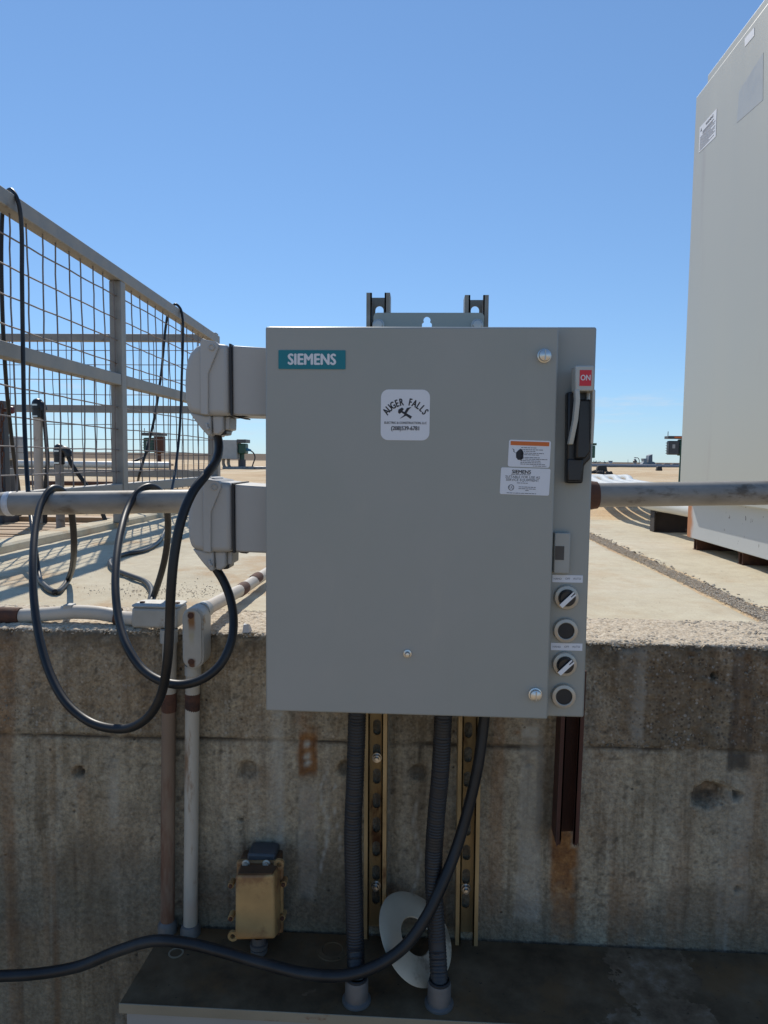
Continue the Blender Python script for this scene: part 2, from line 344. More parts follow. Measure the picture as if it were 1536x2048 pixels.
def sand_mat():
    q = N('sand'); big = q.noise(.8, 6, .65, stretch=(.35, 1, 1)); fine = q.noise(45, 5, .7); mid = q.noise(5, 5, .6, stretch=(.4, 1, 1))
    c = q.ramp(big, [(.3, (.50, .335, .185)), (.5, (.63, .475, .295)), (.7, (.67, .55, .385))])
    c = q.mix(.5, c, q.ramp(mid, [(.3, (.38, .36, .34)), (.7, (.64, .64, .63))]), 'OVERLAY'); c = q.mix(.4, c, q.ramp(fine, [(.3, (.35, .35, .35)), (.7, (.65, .65, .65))]), 'OVERLAY')
    pos = q.n('ShaderNodeSeparateXYZ'); q.l(q.geo.outputs['Position'], pos.inputs[0])
    stk = q.mask(q.noise(1.6, 6, .7, stretch=(.25, 1.6, 1)), .53, .66); c = q.mix(q.math('MULTIPLY', stk, .5), c, (.30, .20, .115)); far = q.mask(pos.outputs[1], 62, 72); c = q.mix(far, c, q.ramp(q.noise(.05, 5, .6, stretch=(.2, 1, 1)), [(.3, (.115, .078, .048)), (.7, (.17, .122, .08))]))
    q.bump(q.math('ADD', mid, q.math('MULTIPLY', fine, .6)), .6, .03); return q.out(c, .95, 0, .15)
M['sand'] = sand_mat()
M['aggregate'] = mk('aggregate_stones', (.20, .165, .12), .85, 0, var=.75, scale=120)
M['gravel'] = mk('gravel_stones', (.50, .425, .325), .9, 0, var=.35, scale=90)
def ledge_mat():
    q = N('trough_top'); a = q.noise(9, 6, .65); b = q.noise(5, 6, .7); s = q.noise(90, 4, .7)
    c = q.ramp(a, [(.3, (.065, .042, .023)), (.5, (.125, .083, .046)), (.75, (.21, .145, .085))])
    c = q.mix(q.math('MULTIPLY', q.mask(b, .48, .62), .6), c, (.19, .105, .045))
    pos = q.n('ShaderNodeSeparateXYZ'); q.l(q.geo.outputs['Position'], pos.inputs[0])
    pe = q.mask(q.math('ADD', q.noise(14, 5, .65), q.math('MULTIPLY', q.mask(q.math('ABSOLUTE', q.math('SUBTRACT', pos.outputs[0], .43)), .16, .02), .25)), .66, .69)
    c = q.mix(pe, c, q.ramp(q.noise(30, 5, .7), [(.3, (.10, .062, .036)), (.55, (.20, .135, .08)), (.75, (.30, .235, .17))])); c = q.mix(q.mask(s, .66, .72), c, (.018, .017, .017))
    q.bump(a, .2, .003); return q.out(c, q.ramp(b, [(.3, (.7,) * 3), (.7, (.9,) * 3)]), 0, .2)
M['ledge'] = ledge_mat()
M['ledgelip'] = mk('trough_lip', (.27, .225, .155), .55, 0, var=.15, scale=12, dirt=(.17, .075, .035), dirt_amt=.2, dscale=26, stretch=(.5, 1, 1))
M['ledgefront'] = mk('trough_cover', (.30, .285, .26), .5, 0, var=.08, scale=8, dirt=(.17, .08, .04), dirt_amt=.06, dscale=10)
def cabbase_mat():
    q = N('cabinet_base_paint'); pos = q.n('ShaderNodeSeparateXYZ'); q.l(q.geo.outputs['Position'], pos.inputs[0])
    c = q.ramp(q.noise(4, 4), [(.3, (.49, .505, .50)), (.7, (.52, .53, .525))])
    sc_ = q.math('MULTIPLY', q.mask(q.noise(60, 3, .6, stretch=(1, 1, .5)), .68, .71), q.mask(pos.outputs[1], 2.55, 2.4)); c = q.mix(sc_, c, (.06, .05, .045))
    m = q.mask(q.math('ADD', pos.outputs[1], q.math('MULTIPLY', q.noise(18, 4), .06)), 2.765, 2.80); c = q.mix(m, c, (.45, .17, .06)); return q.out(c, .42)
M['cabbase'] = cabbase_mat()

# ------------------------------------------------------------------ ground: sand to the horizon, with a pit behind the fence
def grid_mesh(name, xs, ys, zf, mat, skip=None):
    X, Y = np.meshgrid(xs, ys); Z = zf(X, Y); n = len(xs); vs_ = np.stack([X, Y, Z], -1).reshape(-1, 3)
    fs = [(j * n + i, j * n + i + 1, (j + 1) * n + i + 1, (j + 1) * n + i) for j in range(len(ys) - 1) for i in range(n - 1)
          if not (skip and skip((xs[i] + xs[i + 1]) / 2, (ys[j] + ys[j + 1]) / 2))]
    me = bpy.data.meshes.new(name); me.from_pydata(vs_.tolist(), [], fs); me.polygons.foreach_set('use_smooth', [True] * len(fs)); me.materials.append(mat)
    o = bpy.data.objects.new(name, me); C.objects.link(o); return o
PIT = (-4.4, -1.53, 2.25, 3.72)
xs = np.unique(np.concatenate([[-4000, -1500, -500, -200, -120, -80], np.arange(-60, -6, 2.), np.arange(-6, 8, .14), np.arange(8, 60, 2.), [60, 80, 120, 200, 500, 1500, 4000], [PIT[0], PIT[1]]]))
ys = np.unique(np.concatenate([[1.5], np.arange(1.6, 12, .12), np.arange(12, 40, .8), np.arange(40, 110, 2.5), [112, 116, 122, 150, 200, 400, 1000, 4000], [PIT[2], PIT[3]]]))
def gz(X, Y):
    z = np.full(X.shape, DECK - .007)
    k = sst(4.0, 6.0, Y) * sst(120, 60, Y)
    z = z + k * (fbm(X * .8, Y * 1.1, 0, 4) - .5) * (.05 + .004 * np.minimum(Y, 40))
    z = z + sst(74, 84, Y) * sst(2, -14, X) * (.72 + .1 * (fbm(X * .05, Y * .0, 3, 3) - .5))
    z = z - sst(112, 150, Y) * 5.0
    return z
g = grid_mesh('ground', xs.tolist(), ys.tolist(), gz, M['sand'], lambda x, y: PIT[0] < x < PIT[1] and PIT[2] < y < PIT[3])
tag(g, 'pale sandy ground running to the horizon', None, None, 'structure')
b = MB(); x0, x1, y0, y1 = PIT
b.add([(x0, y0, DECK - .01), (x1, y0, DECK - .01), (x1, y1, DECK - .01), (x0, y1, DECK - .01), (x0, y0, -1.3), (x1, y0, -1.3), (x1, y1, -1.3), (x0, y1, -1.3)],
      [(0, 1, 5, 4), (1, 2, 6, 5), (2, 3, 7, 6), (3, 0, 4, 7), (4, 5, 6, 7)])
tag(b.build('pit', M['wall'], smooth=0), 'pit below the slatted grating', None, None, 'structure')
# walkway in front of the wall
b = MB(); b.add([(-60, -60, -1.62), (60, -60, -1.62), (60, 1.32, -1.62), (-60, 1.32, -1.62)], [(0, 1, 2, 3)])
M['walk'] = mk('walkway_earth', (.46, .32, .17), .9, 0, var=.3, scale=8, bump=.4, bscale=120, bdist=.003)
tag(b.build('walkway', M['walk'], smooth=0), 'sunken walkway in front of the concrete wall', None, None, 'structure')

# deck slabs
def slab(name, x0, x1, y0, y1, label, step=.022):
    xs = np.arange(x0, x1 + step / 2, step); ys = np.arange(y0, y1 + step / 2, step); xs[-1] = x1; ys[-1] = y1
    def zf(X, Y):
        z = DECK + .0 + (fbm(X * 3, Y * 3, 1, 4) - .5) * .010 + (fbm(X * 30, Y * 30, 2, 2) - .5) * .003
        e = np.minimum(np.minimum(X - x0, x1 - X), y1 - Y) - (fbm(X * 14, Y * 14, 5, 3) - .5) * (.05 if x0 > .5 else .012)
        return z - sst(.014, -.012, e) * .03
    return tag(grid_mesh(name, xs.tolist(), ys.tolist(), zf, M['deck']), label, None, None, 'structure')
slab('deck', -1.42, .741, 1.50, 4.9, 'cream concrete deck slab behind the enclosure')
slab('deck', .797, 3.4, 1.50, 4.15, 'cream concrete deck slab under the tall cabinet')
slab('deck', -4.4, -1.425, 1.50, 2.24, 'dusty concrete deck slab before the pit', .05)
# pit kerb under the fence
b = MB(); pr = []
for yy in np.arange(2.28, 4.95, .06):
    dx = .004 * math.sin(yy * 9); pr.append([(-1.525, yy, DECK - .05), (-1.525, yy, DECK + .022), (-1.515, yy, DECK + .028), (-1.435 + dx, yy, DECK + .028), (-1.425 + dx, yy, DECK + .02), (-1.425 + dx, yy, DECK - .05)])
vs_ = [p for r in pr for p in r]; n = 6
b.add(vs_, [(j * n + i, j * n + (i + 1) % n, (j + 1) * n + (i + 1) % n, (j + 1) * n + i) for j in range(len(pr) - 1) for i in range(n)] + [tuple(range(n)), tuple((len(pr) - 1) * n + i for i in range(n))])
tag(b.build('kerb', M['deck']), 'low cream concrete kerb along the pit edge', None, None, 'structure')

# gravel joint and loose stones
def stones(name, pts, label, mat, kind='stuff', flat=.6):
    b = MB(); ico = [(0, 0, 1), (.89, 0, .45), (.28, .85, .45), (-.72, .53, .45), (-.72, -.53, .45), (.28, -.85, .45), (.72, .53, -.45), (-.28, .85, -.45), (-.89, 0, -.45), (-.28, -.85, -.45), (.72, -.53, -.45), (0, 0, -1)]
    fc = [(0, 1, 2), (0, 2, 3), (0, 3, 4), (0, 4, 5), (0, 5, 1), (1, 6, 2), (2, 7, 3), (3, 8, 4), (4, 9, 5), (5, 10, 1), (2, 6, 7), (3, 7, 8), (4, 8, 9), (5, 9, 10), (1, 10, 6), (6, 11, 7), (7, 11, 8), (8, 11, 9), (9, 11, 10), (10, 11, 6)]
    V = []; Fc = []
    for (x, y, z, r) in pts:
        a = random.random() * 6.28; ca, sa = math.cos(a), math.sin(a); sx, sy, sz = r * random.uniform(.7, 1.3), r * random.uniform(.6, 1.1), r * flat * random.uniform(.7, 1.2); o = len(V)
        for u, v, w_ in ico:
            j = random.uniform(.8, 1.2); u2, v2 = u * sx * j, v * sy * j; V.append((x + u2 * ca - v2 * sa, y + u2 * sa + v2 * ca, z + w_ * sz))
        Fc += [tuple(i + o for i in f) for f in fc]
    me = bpy.data.meshes.new(name); me.from_pydata(V, [], Fc); me.materials.append(mat); o = bpy.data.objects.new(name, me); C.objects.link(o)
    return tag(o, label, 'gravel', None, kind)
pts = []
for i in range(24000):
    y = 1.52 + 3.0 * random.random() ** 1.6; pts.append((.768 + .028 * random.uniform(-1, 1) * (1 if random.random() < .9 else 1.25), y, DECK - .0055 + random.uniform(-.003, .003), random.uniform(.0009, .0024) * (1.7 if random.random() < .05 else 1)))
for i in range(130):
    y = random.uniform(1.6, 4.2); pts.append((.802 + random.gauss(0, .006), y, DECK + .0, random.uniform(.002, .006)))
stones('gravel', pts, 'grey gravel filling the joint between the deck slabs', M['gravel'])

# ------------------------------------------------------------------ retaining wall (face + bleached top strip in one displaced sheet)
WY = 1.31
def build_wall():
    xs = np.concatenate([np.linspace(-6, -1.15, 60)[:-1], np.arange(-1.15, 1.15, .0052), np.linspace(1.15, 6, 60)])
    tops = np.concatenate([np.linspace(.2, 0.006, 42), [.0035, .0015]]); downs = np.concatenate([[.0006, .002, .0045], np.arange(.008, .63, .0052), np.linspace(.63, 1.3, 12)])
    prof = [(t, 0, 0) for t in tops] + [(0, d, 1) for d in downs]
    T = np.array([p[0] for p in prof]); D = np.array([p[1] for p in prof]); K = np.array([p[2] for p in prof])
    X, Tt = np.meshgrid(xs, T); _, Dd = np.meshgrid(xs, D); _, Kk = np.meshgrid(xs, K)
    Yv = WY + Tt; Zv = DECK - Dd
    # seam height
    seam = DECK - .204 + (X * .01) + (fbm(X * 6, X * 0, 9, 3) - .5) * .006
    up = sst(-.004, .006, Zv - seam) * Kk
    right = sst(.28, .42, X + (fbm(X * 4, Zv * 4, 4, 3) - .5) * .2)
    n1 = fbm(X * 9, Yv * 9 + 3, Zv * 9, 4) - .5; n2 = fbm(X * 70, Yv * 70, Zv * 70, 3) - .5; n3 = fbm(X * 160, Yv * 160, Zv * 160, 2) - .5
    rough = .0025 + up * (.003 + .004 * right)
    disp = n1 * .006 + n2 * rough * 1.3 + n3 * rough
    # broken arris
    s = Tt + Dd
    edge = np.exp(-(s / .0055) ** 2)
    chip = (fbm(X * 22, X * 0, 12, 4) - .35); chipn = fbm(X * 60, s * 60, 7, 3)
    chips = sst(.5, .62, fbm(X * 55, X * 0, 13, 3)) * (.5 + chipn)
    eoff = edge * (.001 + .008 * np.clip(chip, 0, 1)) + np.exp(-(s / .009) ** 2) * chips * .009
    Yn = Yv - Kk * disp + Kk * eoff + (1 - Kk) * eoff * .3
    Zn = Zv + (1 - Kk) * (disp * .8 + .002 + n2 * .004) - (1 - Kk) * eoff * .9 - Kk * eoff * .3
    # seam groove
    gr = np.exp(-((Zv - seam) / .0035) ** 2) * (.35 + .65 * sst(.35, .6, fbm(X * 12, X * 0, 21, 3)))
    Yn += Kk * gr * .007
    Yn -= Kk * up * .002
    rust = np.zeros_like(X); dark = np.zeros_like(X); light = np.zeros_like(X)
    warp = (fbm(X * 30, Zv * 30, 2, 3) - .5); wx = X + warp * .012; wz = Zv + (fbm(X * 25, Zv * 25, 6, 3) - .5) * .02
    nz = fbm(X * 40, Zv * 40, 8, 4)
    def P(px, py): p = PY(px, py, WY); return p.x, p.z
    def rect(px0, py0, px1, py1, soft=.004, softz=.01):
        xa, za = P(px0, py0); xb, zb = P(px1, py1); x2, _ = P(px0, py1)
        return sst(xa - soft, xa + soft, wx) * sst(xb + soft, xb - soft, wx) * sst(zb - softz, zb + softz, wz) * sst(za + softz, za - softz, wz) * Kk
    def blob(px, py, rx, ry):
        x, z = P(px, py); return np.exp(-(((wx - x) / rx) ** 2 + ((wz - z) / ry) ** 2)) * Kk
    # old rusty bracket strip left of the flexible conduit and its print below
    rust = np.maximum(rust, rect(596, 1462, 634, 1555) * .97)
    for yy in (1487, 1512, 1528): light = np.maximum(light, blob(614, yy, .0055, .006) * .9); rust -= blob(614, yy, .0055, .006) * .9
    dark = np.maximum(dark, rect(596, 1530, 634, 1556, .006) * .6); rust = np.maximum(rust, rect(590, 1425, 640, 1470, .01, .02) * .55 * sst(.3, .6, nz))
    rust = np.maximum(rust, rect(598, 1550, 632, 1600, .006, .03) * .45 * sst(.35, .6, nz)); light = np.maximum(light, rect(596, 1570, 634, 1800) * (.15 + .3 * nz)); rust = np.maximum(rust, rect(600, 1560, 630, 1790, .008, .04) * .28 * sst(.3, .6, nz))
    for yy in (1575, 1622, 1668, 1712, 1755): dark = np.maximum(dark, blob(614, yy, .006, .010) * .35)
    dark = np.maximum(dark, rect(594, 1560, 598, 1800, .002) * .5); dark = np.maximum(dark, blob(613, 1796, .014, .014) * .9)
    # prints right of the enclosure
    light = np.maximum(light, rect(1042, 1440, 1078, 1845) * (.22 + .3 * nz)); dark = np.maximum(dark, rect(1078, 1480, 1083, 1700, .003) * .6); dark = np.maximum(dark, rect(1086, 1500, 1112, 1690, .008, .03) * .45); light = np.maximum(light, rect(1042, 1450, 1078, 1477, .003, .004) * .8); rust = np.maximum(rust, blob(1033, 1466, .006, .005) * .8); rust = np.maximum(rust, rect(985, 1480, 1000, 1500, .008) * .5)
    for yy in (1585, 1632, 1690, 1728): light = np.maximum(light, blob(1057, yy, .008, .012) * .5)
    dark = np.maximum(dark, blob(1052, 1818, .014, .012) * .8)
    dark = np.maximum(dark, rect(1466, 1288, 1500, 1500) * .6 * (0.5 + nz)); dark = np.maximum(dark, rect(1464, 1330, 1470, 1545, .003) * .9); dark = np.maximum(dark, rect(1496, 1400, 1502, 1545, .003) * .85); dark = np.maximum(dark, rect(1462, 1500, 1496, 1545, .006) * .9); rust = np.maximum(rust, rect(1468, 1290, 1498, 1490) * .35)
    light = np.maximum(light, rect(1462, 1550, 1492, 1840) * .18); rust = np.maximum(rust, rect(1462, 1690, 1490, 1770, .01, .03) * .3)
    for yy in (1660, 1690, 1740): dark = np.maximum(dark, blob(1470, yy, .006, .008) * .6)
    # orange run below the rusty channel
    rust = np.maximum(rust, rect(1104, 1655, 1148, 1890, .006, .02) * (.97 - .4 * sst(-.75, -.93, Zv)) * sst(.1, .4, nz))
    dark = np.maximum(dark, rect(1096, 1600, 1112, 1700, .008, .03) * .6)
    # tie holes
    for px, py, rr, dk in ((157, 1545, .014, 1), (497, 1540, .022, .6), (690, 1538, .018, .7), (835, 1545, .02, .75), (1428, 1352, .009, 1), (1475, 1592, .010, 1), (1475, 1780, .008, .8), (1058, 1528, .006, .4), (480, 1640, .004, .8)):
        x, z = P(px, py); rd = np.sqrt((X - x) ** 2 + (Zv - z) ** 2) * (1 + .5 * (nz - .5)); m = sst(rr, rr * .5, rd) * Kk
        Yn += m * .02 * dk; dark = np.maximum(dark, m * dk * .9 * sst(.15, .5, nz + .1)); rust = np.maximum(rust, sst(rr * 1.5, rr * .8, rd) * Kk * .3 * (px < 200))
    rust = np.maximum(rust, rect(150, 1555, 172, 1640, .008, .04) * .28)
    # spall
    x, z = P(1415, 1592); rd = np.sqrt(((X - x) / .048) ** 2 + ((Zv - z) / .03) ** 2) + (nz - .5) * 1.1; m = sst(1., .5, rd) * Kk
    Yn += m * (.014 + .03 * (fbm(X * 50, Zv * 50, 3, 3))); dark = np.maximum(dark, m * sst(.58, .40, fbm(X * 45, Zv * 80, 5, 3)) * .95); rust = np.maximum(rust, m * .25)
    # lime runs and cracks
    for px, ya, yb, wd in ((650, 1540, 1745, .0022), (833, 1600, 1790, .0024), (672, 1560, 1700, .0012)):
        xa, za = P(px, ya); xb, zb = P(px, yb); cx_ = xa + .006 * np.sin((Zv - za) * 40) + (fbm(Zv * 20, Zv * 0, px, 3) - .5) * .012
        light = np.maximum(light, np.exp(-((X - cx_) / wd) ** 2) * sst(zb - .01, zb + .01, Zv) * sst(za + .01, za - .01, Zv) * .75 * Kk)
    xa, za = P(838, 1475); xb, zb = P(836, 1540); cx_ = xa + (fbm(Zv * 60, Zv * 0, 3, 3) - .5) * .012
    cr = np.exp(-((X - cx_) / .0022) ** 2) * sst(zb - .01, zb, Zv) * sst(za + .005, za, Zv) * Kk; dark = np.maximum(dark, cr * .8)
    dark = np.maximum(dark, np.clip(gr * 1.5, 0, 1) * Kk)
    # damp tide marks low on the wall and grime under the arris
    tide = sst(-.74, -.80, Zv + (fbm(X * 5, X * 0, 31, 4) - .5) * .22) * Kk; dark = np.maximum(dark, tide * .45 * sst(.2, .6, fbm(X * 18, Zv * 3, 2, 4) + .1))
    dark = np.maximum(dark, sst(.06, .0, Dd + (fbm(X * 14, X * 0, 41, 3) - .5) * .06) * Kk * .65 * sst(.28, .55, nz))
    dark = np.maximum(dark, sst(.30, .42, X) * up * .40 * sst(.25, .6, fbm(X * 7, Zv * 7, 11, 4)))
    big = fbm(X * 3.2 + 9, Zv * 3.2, 17, 4); rust = np.maximum(rust, sst(.5, .7, big) * Kk * .16); dark = np.maximum(dark, sst(.46, .30, big) * Kk * .2)
    stv = fbm(X * 26, Zv * 1.2, 29, 3); rust = np.maximum(rust, sst(.58, .74, stv) * Kk * .42 * sst(.3, .6, fbm(X * 5, Zv * 2, 33, 3))); stp = fbm(X * 34 + 7, Zv * 1.0, 37, 3); light = np.maximum(light, sst(.6, .76, stp) * Kk * .45 * sst(.35, .6, fbm(X * 4, Zv * 3, 39, 3)))
    spk = fbm(X * 95, Zv * 95, 19, 2); dark = np.maximum(dark, sst(.74, .82, spk) * Kk * .6); dark = np.maximum(dark, sst(.60, .72, fbm(X * 34, Zv * 16, 23, 4)) * Kk * .25)
    top = 1 - Kk * sst(-.002, .0, Dd - .0025 + (chipn - .5) * .004)
    rust = np.clip(rust, 0, 1); dark = dark * (1 - .75 * rust)
    vs_ = np.stack([X, Yn, Zn], -1).reshape(-1, 3); n = len(xs); m = len(prof)
    idx = np.arange(m * n).reshape(m, n); fs = np.stack([idx[:-1, :-1], idx[:-1, 1:], idx[1:, 1:], idx[1:, :-1]], -1).reshape(-1, 4)[:, ::-1]
    me = bpy.data.meshes.new('retaining_wall'); me.from_pydata(vs_.tolist(), [], fs.tolist()); me.polygons.foreach_set('use_smooth', [True] * len(fs)); me.materials.append(M['wall'])
    def attr(nm, r, g_, b_):
        a = me.attributes.new(nm, 'FLOAT_COLOR', 'POINT'); a.data.foreach_set('color', np.stack([r, g_, b_, np.ones_like(r)], -1).astype(np.float32).ravel())
    attr('stain', np.clip(rust, 0, 1), np.clip(dark, 0, 1), np.clip(light, 0, 1)); attr('zone', np.clip(up * (.35 + .65 * right), 0, 1), np.clip(top, 0, 1), np.zeros_like(X))
    o = bpy.data.objects.new('retaining_wall', me); C.objects.link(o)
    return tag(o, 'stained concrete retaining wall below the sunlit deck', 'wall')
build_wall()
pts = []
for i in range(5200):
    x = random.uniform(-1.1, 1.1); y = random.uniform(1.325, 1.515)
    pts.append((x, y, DECK + .001, random.uniform(.0015, .0038) * (1.6 if random.random() < .03 else 1)))
for i in range(420): pts.append((random.gauss(-.62, .13), random.gauss(1.72, .05), DECK + .001, random.uniform(.0008, .0022)))
for i in range(1500):
    pts.append((random.uniform(-1.1, 1.1), 1.313 + random.gauss(0, .0025), DECK - .002 + random.gauss(0, .002), random.uniform(.0015, .0042)))
stones('grit', pts, 'loose grit along the top of the wall', M['gravel'])
pts = []
for i in range(2600):
    x = random.uniform(.28, 1.1) if i < 2000 else random.uniform(-1.1, .28); pts.append((x, 1.3105, DECK - .006 - .19 * random.random(), random.uniform(.0012, .003) * (1.5 if random.random() < .05 else 1)))
stones('exposed_aggregate', pts, 'small stones exposed in the rough upper band of the wall', M['aggregate'], flat=1)
b = MB(); p = PZ(487, 1253, DECK + .012); pl = [(0, -.012, -.012), (.016, -.01, -.012), (.02, .006, -.012), (-.004, .01, -.012), (.002, -.009, .006), (.013, -.007, .008), (.015, .003, .004), (0, .006, .006)]
b.add([p + Vector(q) * .8 for q in pl], [(0, 3, 2, 1), (4, 5, 6, 7), (0, 1, 5, 4), (1, 2, 6, 5), (2, 3, 7, 6), (3, 0, 4, 7)])
tag(b.build('stone_chip', M['farwhite'], smooth=0), 'small white stone chip on the deck edge left of the enclosure', 'stone')

# ------------------------------------------------------------------ motor starter enclosure
EF = 1.06; FL = 1.087; BX = (-.238, .2565, FL, 1.2565, -.3965, .1985)
enc = thing('starter_enclosure', 'large grey steel motor starter enclosure with disconnect handle in the middle', 'electrical box', (0.0, 1.15, -.3965))
MB().box(*BX).build('body', M['box'], enc, bevel=.003)
door = MB().box(-.235, .196, EF, FL - .004, -.391, .193).build('door', M['box'], enc, bevel=.0025)
MB().box(-.228, .189, FL - .0045, FL - .0005, -.384, .186).build('door_gasket', M['gasket'], door)
XU, ZU, YF = Vector((1, 0, 0)), Vector((0, 0, 1)), Vector((0, -1, 0))
def plate(poly, px, py, Y, d, name, mat, parent, bevel=0, d0=0, rot=0):
    c = PY(px, py, Y); u = XU * math.cos(rot) + ZU * math.sin(rot); v = ZU * math.cos(rot) - XU * math.sin(rot)
    return MB().prism(poly, (c.x, Y, c.z), u, v, YF, d0, d).build(name, mat, parent, bevel=bevel)
def text(body, size, c, u, v, mat, parent, name='lettering', bold=0, off=.0, ext=.0, space=1.0, xs=1.0, align='CENTER'):
    cu = bpy.data.curves.new('t', 'FONT'); cu.body = body; cu.size = size; cu.align_x = align; cu.align_y = 'CENTER'; cu.offset = off * size; cu.extrude = ext; cu.space_character = space; cu.resolution_u = 3
    ob = bpy.data.objects.new('t', cu); C.objects.link(ob); bpy.context.view_layer.update()
    me = bpy.data.meshes.new_from_object(ob.evaluated_get(bpy.context.evaluated_depsgraph_get())); bpy.data.objects.remove(ob); bpy.data.curves.remove(cu)
    u, v, c = Vector(u), Vector(v), Vector(c); nrm = u.cross(v); org = origin(parent)
    V0 = [vt.co.copy() for vt in me.vertices]; F0 = [tuple(p_.vertices) for p_ in me.polygons]; V1 = []; F1 = []
    offs = [(0, 0)] if not bold else [(-bold, 0), (bold, 0), (0, bold * .6), (0, -bold * .6)]
    for i_, (ox, oy) in enumerate(offs):
        o_ = len(V1); V1 += [tuple(c + u * (p_.x * xs + ox * size) + v * (p_.y + oy * size) + nrm * (p_.z + i_ * .00006) - org) for p_ in V0]; F1 += [tuple(k + o_ for k in f_) for f_ in F0]
    me = bpy.data.meshes.new(name); me.from_pydata(V1, [], F1); me.materials.clear(); me.materials.append(mat); o = bpy.data.objects.new(name, me); C.objects.link(o); o.parent = parent; return o
s = EF / F   # metres per photo pixel on the door
def onY(px, py, Y, d): p = PY(px, py, Y); return Vector((p.x, Y - d, p.z))
# SIEMENS nameplate
pl = plate(rrect(134 * s, 37 * s, .001), 624, 719.5, EF, .0012, 'nameplate', M['teal'], door); pl['label'] = 'teal nameplate with white lettering'
text('SIEMENS', .0225, onY(624, 720, EF, .0014), XU, ZU, M['white'], pl, bold=.042, xs=.83, space=1.04)
# contractor sticker
st = plate(rrect(97 * s, 100 * s, .011), 810.5, 830, EF, .0006, 'sticker', M['white'], door); st['label'] = 'white rounded contractor sticker with crossed hammer emblem'
c0 = onY(811, 852, EF, .0008); Rr = 47 * s
for i, ch in enumerate('AUGER FALLS'):
    a = math.radians(90 + 54 - i * 10.8); u = Vector((math.sin(a), 0, -math.cos(a)))
    if ch == ' ': continue
    text(ch, .0150, c0 + Vector((math.cos(a), 0, math.sin(a))) * Rr, u, Vector((math.cos(a), 0, math.sin(a))), M['ink'], st, bold=.03, xs=.64)
def flat(poly_px, Y, d, name, mat, parent):
    pts = [PY(x, y, Y) for x, y in poly_px]; o = MB().prism([(p.x, p.z) for p in pts], (0, Y, 0), XU, ZU, YF, d - .0002, d); return o.build(name, mat, parent, smooth=0)
flat([(797, 819), (804, 815), (808, 818), (805, 822), (824, 833), (821, 838), (803, 825), (799, 828), (796, 825)], EF, .0009, 'hammer_mark', M['ink'], st)
flat([(823, 814), (814, 816), (808, 826), (812, 827), (799, 838), (817, 829), (813, 827), (818, 819)], EF, .0011, 'bolt_mark', M['ink'], st)
text('ELECTRIC & CONSTRUCTION, LLC', .0047, onY(811, 846, EF, .0008), XU, ZU, M['ink'], st, bold=.02, xs=.86)
text('(208)539-6781', .0085, onY(811, 857, EF, .0008), XU, ZU, M['ink'], st, bold=.03, xs=.85)
# warning label
rot = -.022; uW = Vector((math.cos(rot), 0, math.sin(rot))); vW = Vector((.03, 0, 1)).normalized()
def local(O, a, b_, d): return O + uW * a + vW * b_ + YF * d
def bars(O, rows, parent, mat, h):
    b = MB()
    for x0, x1, y in rows:
        x = x0
        while x < x1 - .001:
            w_ = min(random.uniform(.002, .006), x1 - x); b.prism([(x, y - h / 2), (x + w_, y - h / 2), (x + w_, y + h / 2), (x, y + h / 2)], O, uW, vW, YF, .0006, .0009); x += w_ + .0008
    return b.build('fine_print', mat, parent, smooth=0)
O = onY(1058.5, 907.5, EF, 0); W_, H_ = 82 * s, 53 * s
wl = MB().prism(rrect(W_, H_, .003), O, uW, vW, YF, 0, .0006).build('warning_label', M['white'], door); wl['label'] = 'white warning label with orange band and shock hand symbol'
MB().prism([(-W_ * .46, H_ * .30), (W_ * .46, H_ * .30), (W_ * .46, H_ * .45), (-W_ * .46, H_ * .45)], O, uW, vW, YF, .0006, .0009).build('orange_band', M['orange'], wl, smooth=0)
bars(O, [(-W_ * .2, W_ * .46 * f_, H_ * y) for f_, y in ((.35, .22), (.75, .15), (.3, .09), (.75, .02), (.5, -.04), (.55, -.14), (1, -.2), (.6, -.265), (.62, -.33), (.85, -.39))], wl, M['inkgrey'], .0009)
bars(O, [(W_ * .1, W_ * .42, -H_ * .45)], wl, M['inkgrey'], .0008)
MB().prism([(-.0215, .001), (-.018, .005), (-.0155, .007), (-.0125, .005), (-.0105, .001), (-.0105, -.006), (-.013, -.0095), (-.018, -.0095), (-.021, -.006)], O + uW * .002, uW, vW, YF, .0006, .0009).build('hand_symbol', M['ink'], wl, smooth=0)
MB().prism([(-.0255, .0075), (-.022, .005), (-.0225, .003), (-.0195, .0), (-.0235, .0025), (-.0232, .0045)], O, uW, vW, YF, .0006, .0009).build('bolt_symbol', M['ink'], wl, smooth=0)
# service label
O = onY(1050, 963, EF, 0); W_, H_ = 97 * s, 53 * s
sl = MB().prism(rrect(W_, H_, .0025), O, uW, vW, YF, 0, .0006).build('service_label', M['white'], door); sl['label'] = 'white printed service equipment label'
text('SIEMENS', .0075, local(O, -.006, .0138, .0008), uW, vW, M['ink'], sl, bold=.03)
text('SUITABLE FOR USE AS', .0052, local(O, -.004, .0062, .0008), uW, vW, M['ink'], sl)
text('SERVICE EQUIPMENT', .0052, local(O, -.004, .0018, .0008), uW, vW, M['ink'], sl)
bars(O, [(-.021, .008, .0100), (-.012, .004, -.0024), (-.009, .016, -.0082), (-.009, .016, -.0108), (.001, .006, -.0132), (-.026, .017, -.0176)], sl, M['inkgrey'], .0009)
b = MB(); b.ring(local(O, -.02, -.0095, .0), YF, [(.0036, .0009), (.0044, .0009)], 20); b.build('listing_ring', M['ink'], sl, smooth=0)
text('UL', .0052, local(O, -.02, -.0095, .0008), uW, vW, M['ink'], sl)
